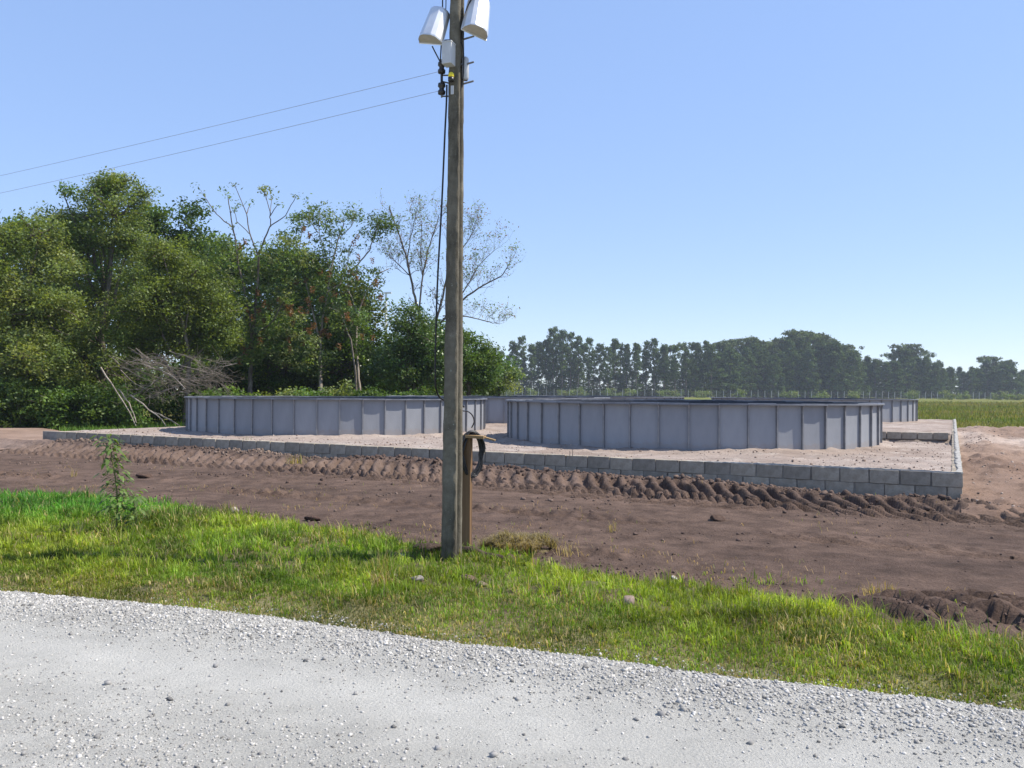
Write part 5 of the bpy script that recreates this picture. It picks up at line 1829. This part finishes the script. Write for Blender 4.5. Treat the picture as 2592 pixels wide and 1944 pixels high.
rock('stone', 'pinkish pale stone lying in the grass right of the pole', 'stone', 1592, 1538, 0.12, (0.27, 0.20, 0.17), 1, 0.75)
rock('stone', 'pale elongated stone in the grass left below the pole', 'stone', 1056, 1482, 0.12, (0.28, 0.25, 0.22), 2, 0.6, stretch=(1.2, 0.55, 0.9))
rock('stone', 'small pale stone next to the dry grass tuft', 'stone', 998, 1474, 0.085, (0.28, 0.24, 0.21), 3)
rock('stone', 'small pale stone in the shade just left of the pole foot', 'stone', 1017, 1422, 0.07, (0.44, 0.42, 0.40), 4)
rock('soil_clod', 'brown broken soil clod in the grass below the pole, larger one', 'clod', 1185, 1476, 0.15, (0.25, 0.17, 0.13), 5, 0.6, mat='dirt', stretch=(1.3, 0.8, 0.9))
rock('soil_clod', 'paler soil clod standing right of the larger clod', 'clod', 1222, 1488, 0.105, (0.33, 0.25, 0.19), 6, 0.85, mat='dirt')
rock('stone', 'whitish stone at the soil edge far left of the pole', 'stone', 592, 1286, 0.11, (0.42, 0.37, 0.32), 7, 0.9)
rock('stone', 'light stone on the soil edge right of the pole', 'stone', 1706, 1458, 0.055, (0.5, 0.47, 0.45), 8, 0.6)
rock('soil_clod', 'dark clod of upturned soil behind the tall weed', 'clod', 365, 1205, 0.24, (0.10, 0.066, 0.05), 9, 0.5, mat='dirt', stretch=(1.2, 0.8, 1))
rock('soil_clod', 'dark clod among scattered straw left of the pole', 'clod', 790, 1308, 0.17, (0.095, 0.062, 0.05), 10, 0.5, mat='dirt', stretch=(1.2, 0.7, 1))
rock('soil_clod', 'large rough clod on the soil before the right end of the wall', 'clod', 1815, 1306, 0.2, (0.12, 0.08, 0.062), 11, 0.55, mat='dirt')
rock('soil_clod', 'mound of dark earth against the left side of the pole foot', 'clod', 1085, 1412, 0.26, (0.095, 0.068, 0.053), 12, 0.45, mat='dirt', stretch=(1.25, 0.6, 1))
rock('stone', 'rounded reddish stone at the left gravel edge', 'stone', 195, 1512, 0.085, (0.30, 0.2, 0.16), 13, 0.55)
rock('soil_clod', 'brown clod at the wall foot near its right half', 'clod', 2095, 1232, 0.16, (0.13, 0.09, 0.07), 14, 0.8, mat='dirt')


def build_log():
    a = pixz(1168, 1400, 0.08); b = pixz(1272, 1412, 0.06)
    root_l = a
    g = np.random.default_rng(8)
    m = MB(); d = b-a
    pts = []; rr = []
    for i in range(12):
        t = i/11
        z = float(np.maximum(H(np.array(a.x+d.x*t), np.array(a.y+d.y*t)), vergez(np.array(a.x+d.x*t), np.array(a.y+d.y*t))))
        pts.append((d.x*t, d.y*t+g.normal(0, 0.004), z-0.0+0.028-a.z+0.006*math.sin(t*9))); rr.append((0.034-0.010*t)*(1+g.normal(0, 0.07)))
    m.tube(pts, rr, 9)
    o = obj('log', m.mesh('log', mat_simple('dark_log', (0.03, 0.02, 0.016), (0.085, 0.058, 0.047), 14, 0.95, bstr=0.8, bdist=0.02), True), None, a)
    tag(o, 'dark weathered log lying right of the pole foot', 'log')


build_log()


def straw_heap():
    p = pixz(1312, 1385, 0.05)
    z0 = float(H(np.array(p.x), np.array(p.y)))
    root = tag(empty('straw_heap', (p.x, p.y, z0)), 'small heap of dry mown grass on the soil right of the post', 'straw')
    g = np.random.default_rng(21)
    n = 4200
    a = g.uniform(0, 6.28, n); r = g.random(n)**0.55
    x = (0.33+0.08*np.sin(3*a))*r*np.cos(a); y = 0.22*r*np.sin(a)
    hh = 0.11*np.clip(1-(x/0.36)**2-(y/0.24)**2, 0, 1)**0.8*(0.35+1.1*vnoise(x*8+3, y*8, 4))
    P = np.stack([x, y, hh*g.uniform(0.55, 0.9, n)], 1)
    cc = np.where(g.random(n)[:, None] < 0.7, np.array([0.36, 0.30, 0.185]), np.array([0.17, 0.14, 0.085]))*g.uniform(0.65, 1.15, (n, 1))
    tag(obj('stalks', blades_mesh('stalks', P, g.uniform(0.06, 0.2, n), np.full(n, 0.005), cc, M['grass'], 22, 0.25, 1.05), root), kind='stuff')
    V = []; F = []
    nr, na = 6, 20
    for i in range(nr+1):
        for k in range(na):
            an = 2*math.pi*k/na; rr = i/nr
            V.append((0.30*rr*math.cos(an), 0.19*rr*math.sin(an), 0.055*(1-rr*rr)-0.01))
    for i in range(nr):
        for k in range(na): F.append((i*na+k, (i+1)*na+k, (i+1)*na+(k+1) % na, i*na+(k+1) % na))
    V = np.array(V)
    obj('core', mesh_np('core', V, np.array(F), M['dirt'], np.tile([0.17, 0.135, 0.075], (len(V), 1)), True), root)


straw_heap()


def tuft(label, u, v, n, Lmin, Lmax, spread, pal, seed, zf=None, lean=0.6, wide=0.006):
    p = pixz(u, v, 0.06) if zf is None else pixz(u, v, zf)
    g = np.random.default_rng(seed)
    z0 = float(np.maximum(vergez(np.array(p.x), np.array(p.y)), H(np.array(p.x), np.array(p.y)))) if zf is None else zf
    P = np.stack([g.normal(0, spread, n), g.normal(0, spread, n), np.zeros(n)], 1)
    pal = np.array(pal)
    cc = pal[g.integers(len(pal), size=n)]*g.uniform(0.75, 1.2, (n, 1))
    o = obj('grass_tuft', blades_mesh('grass_tuft', P, g.uniform(Lmin, Lmax, n), np.full(n, wide), cc, M['grass'], seed+1, lean), None, (p.x, p.y, z0))
    return tag(o, label, 'grass tuft')


GR = [(0.16, 0.27, 0.04), (0.24, 0.32, 0.05)]
DRY = [(0.45, 0.36, 0.18), (0.36, 0.27, 0.12)]
tuft('tall green grass tuft with dry strands left below the pole', 975, 1470, 130, 0.1, 0.28, 0.05, GR+DRY[:1], 61)
tuft('dry curled grass clump beside the small pale stone', 968, 1492, 60, 0.1, 0.2, 0.05, DRY, 62, lean=1.1)
tuft('dry yellow stalks on the soil right of the straw heap', 1548, 1335, 22, 0.06, 0.17, 0.03, DRY, 63)
tuft('dry stalks in soil near the tall weed', 185, 1200, 20, 0.08, 0.24, 0.03, DRY, 64)
tuft('green and straw tuft by the whitish stone', 575, 1290, 90, 0.08, 0.2, 0.08, GR+DRY, 65)
tuft('dry bent stalk clump at the soil edge', 1430, 1395, 26, 0.08, 0.2, 0.05, DRY, 66, lean=1.2)
tuft('dry tuft on the rough soil near the right verge', 2235, 1488, 60, 0.05, 0.13, 0.09, DRY, 67)
tuft('small dark green weeds at the foot of the nearest tank', 1492, 1128, 70, 0.06, 0.2, 0.16, [(0.06, 0.12, 0.03), (0.09, 0.15, 0.04)], 68, zf=TOPZ, wide=0.012)
tuft('green weed tuft growing on the front wall left half', 628, 1130, 60, 0.08, 0.26, 0.06, [(0.10, 0.17, 0.04), (0.2, 0.24, 0.08)], 69, zf=0.30, wide=0.012)
tuft('dry grass tuft on the soil ridge left of the pole', 745, 1172, 60, 0.06, 0.24, 0.10, DRY+[(0.2, 0.22, 0.07)], 70, zf=0.16, wide=0.01)
tuft('dry weeds before the lit right side of the left tank', 915, 1100, 36, 0.05, 0.16, 0.1, DRY, 71, zf=TOPZ, wide=0.01)
tuft('small weed under the last panel of the nearest tank', 2222, 1122, 30, 0.08, 0.2, 0.04, [(0.10, 0.18, 0.04)], 72, zf=TOPZ, wide=0.012)

for k, (u, lab) in enumerate(((1442, 'left one of two thin sticks standing in the platform sand'), (1449, 'right one of two thin sticks standing in the platform sand'))):
    p = pixz(u, 1156, TOPZ)
    m = MB(); m.tube([(0, 0, -0.03), (0.004, 0, 0.06), (0.0, 0.0, 0.10+0.03*k)], [0.006, 0.006, 0.004], 5)
    tag(obj('stick', m.mesh('stick', M['twig']), None, p), lab, 'stick')


def weed(label, u, vb, vt, bend, seed, leafsize, n):
    p = pixz(u, vb, 0.08)
    z0 = float(vergez(np.array(p.x), np.array(p.y)))
    top = pixy(u, vt, p.y).z-z0
    g = np.random.default_rng(seed)
    root = tag(empty('weed_plant', (p.x, p.y, z0)), label, 'weed')
    m = MB()
    pts = [np.array([bend*t*t*top+0.015*math.sin(5*t), 0.02*math.sin(4*t), top*t]) for t in np.linspace(0, 1, 10)]
    pts[0] = pts[0]-np.array([0, 0, 0.04])
    m.tube(pts, list(np.linspace(0.011, 0.004, 10)), 6, caps=False)
    P = []; D = []
    for i in range(n):
        t = 0.12+0.88*(i/n)**0.9
        k = t*9; b = pts[int(k)] if k >= 9 else pts[int(k)]*(1-k % 1)+pts[int(k)+1]*(k % 1)
        a = i*2.4+g.normal(0, 0.3)
        L = g.uniform(0.03, 0.15)*(1.1-0.55*t)
        e = b+np.array([math.cos(a)*L, math.sin(a)*L, L*0.45])
        m.tube([b, e], [0.003, 0.002], 3, caps=False)
        for j in range(2): P.append(e+g.normal(0, 0.012, 3)); D.append((math.cos(a), math.sin(a)))
    obj('stem', m.mesh('stem', mat_simple('weed_stem', (0.12, 0.14, 0.05), (0.2, 0.2, 0.08), 8), True), root)
    # leaves: lance shaped, drooping outward, 6 vertices
    V = []; F = []; cc = []
    for e, (dx, dy) in zip(P, D):
        a = math.atan2(dy, dx)+g.normal(0, 0.5); L = leafsize*g.uniform(0.6, 1.3); w = L*0.36
        dv = np.array([math.cos(a), math.sin(a), 0]); sv = np.array([-dv[1], dv[0], 0]); dr = g.uniform(0.1, 0.9)
        b0 = len(V)
        V += [e, e+dv*L*0.35+sv*w/2+np.array([0, 0, 0.02*L]), e+dv*L*0.35-sv*w/2+np.array([0, 0, 0.02*L]), e+dv*L*0.7+sv*w*0.35+np.array([0, 0, -dr*L*0.35]), e+dv*L*0.7-sv*w*0.35+np.array([0, 0, -dr*L*0.35]), e+dv*L*0.92+np.array([0, 0, -dr*L*0.75])]
        F += [(b0, b0+2, b0+1), (b0+1, b0+2, b0+4), (b0+1, b0+4, b0+3), (b0+3, b0+4, b0+5)]
        c = np.array([0.15, 0.225, 0.075])*g.uniform(0.65, 1.4)
        cc += [c]*6
    obj('leaves', mesh_np('leaves', np.array(V), np.array(F), M['leaf'], np.array(cc), True), root)


weed('tall leafy weed standing in the grass at the left', 292, 1348, 1108, -0.05, 91, 0.095, 130)
weed('short leafy shoot right of the tall weed', 338, 1345, 1245, 0.03, 92, 0.105, 30)


# ------------------------------------------------------------------ hazy air
def build_haze():
    m = bpy.data.materials.new('haze')
    m.use_nodes = True
    nt = m.node_tree
    nt.nodes.clear()
    v = nt.nodes.new('ShaderNodeVolumePrincipled')
    v.inputs['Color'].default_value = (0.80, 0.88, 1.0, 1)
    v.inputs['Density'].default_value = 0.00033
    v.inputs['Anisotropy'].default_value = 0.2
    o = nt.nodes.new('ShaderNodeOutputMaterial')
    nt.links.new(v.outputs[0], o.inputs['Volume'])
    b = MB()
    b.box((100, 190, 12.5), (800, 440, 29))
    tag(obj('haze', b.mesh('haze', m)), 'thin bluish haze in the air', kind='stuff')


build_haze()
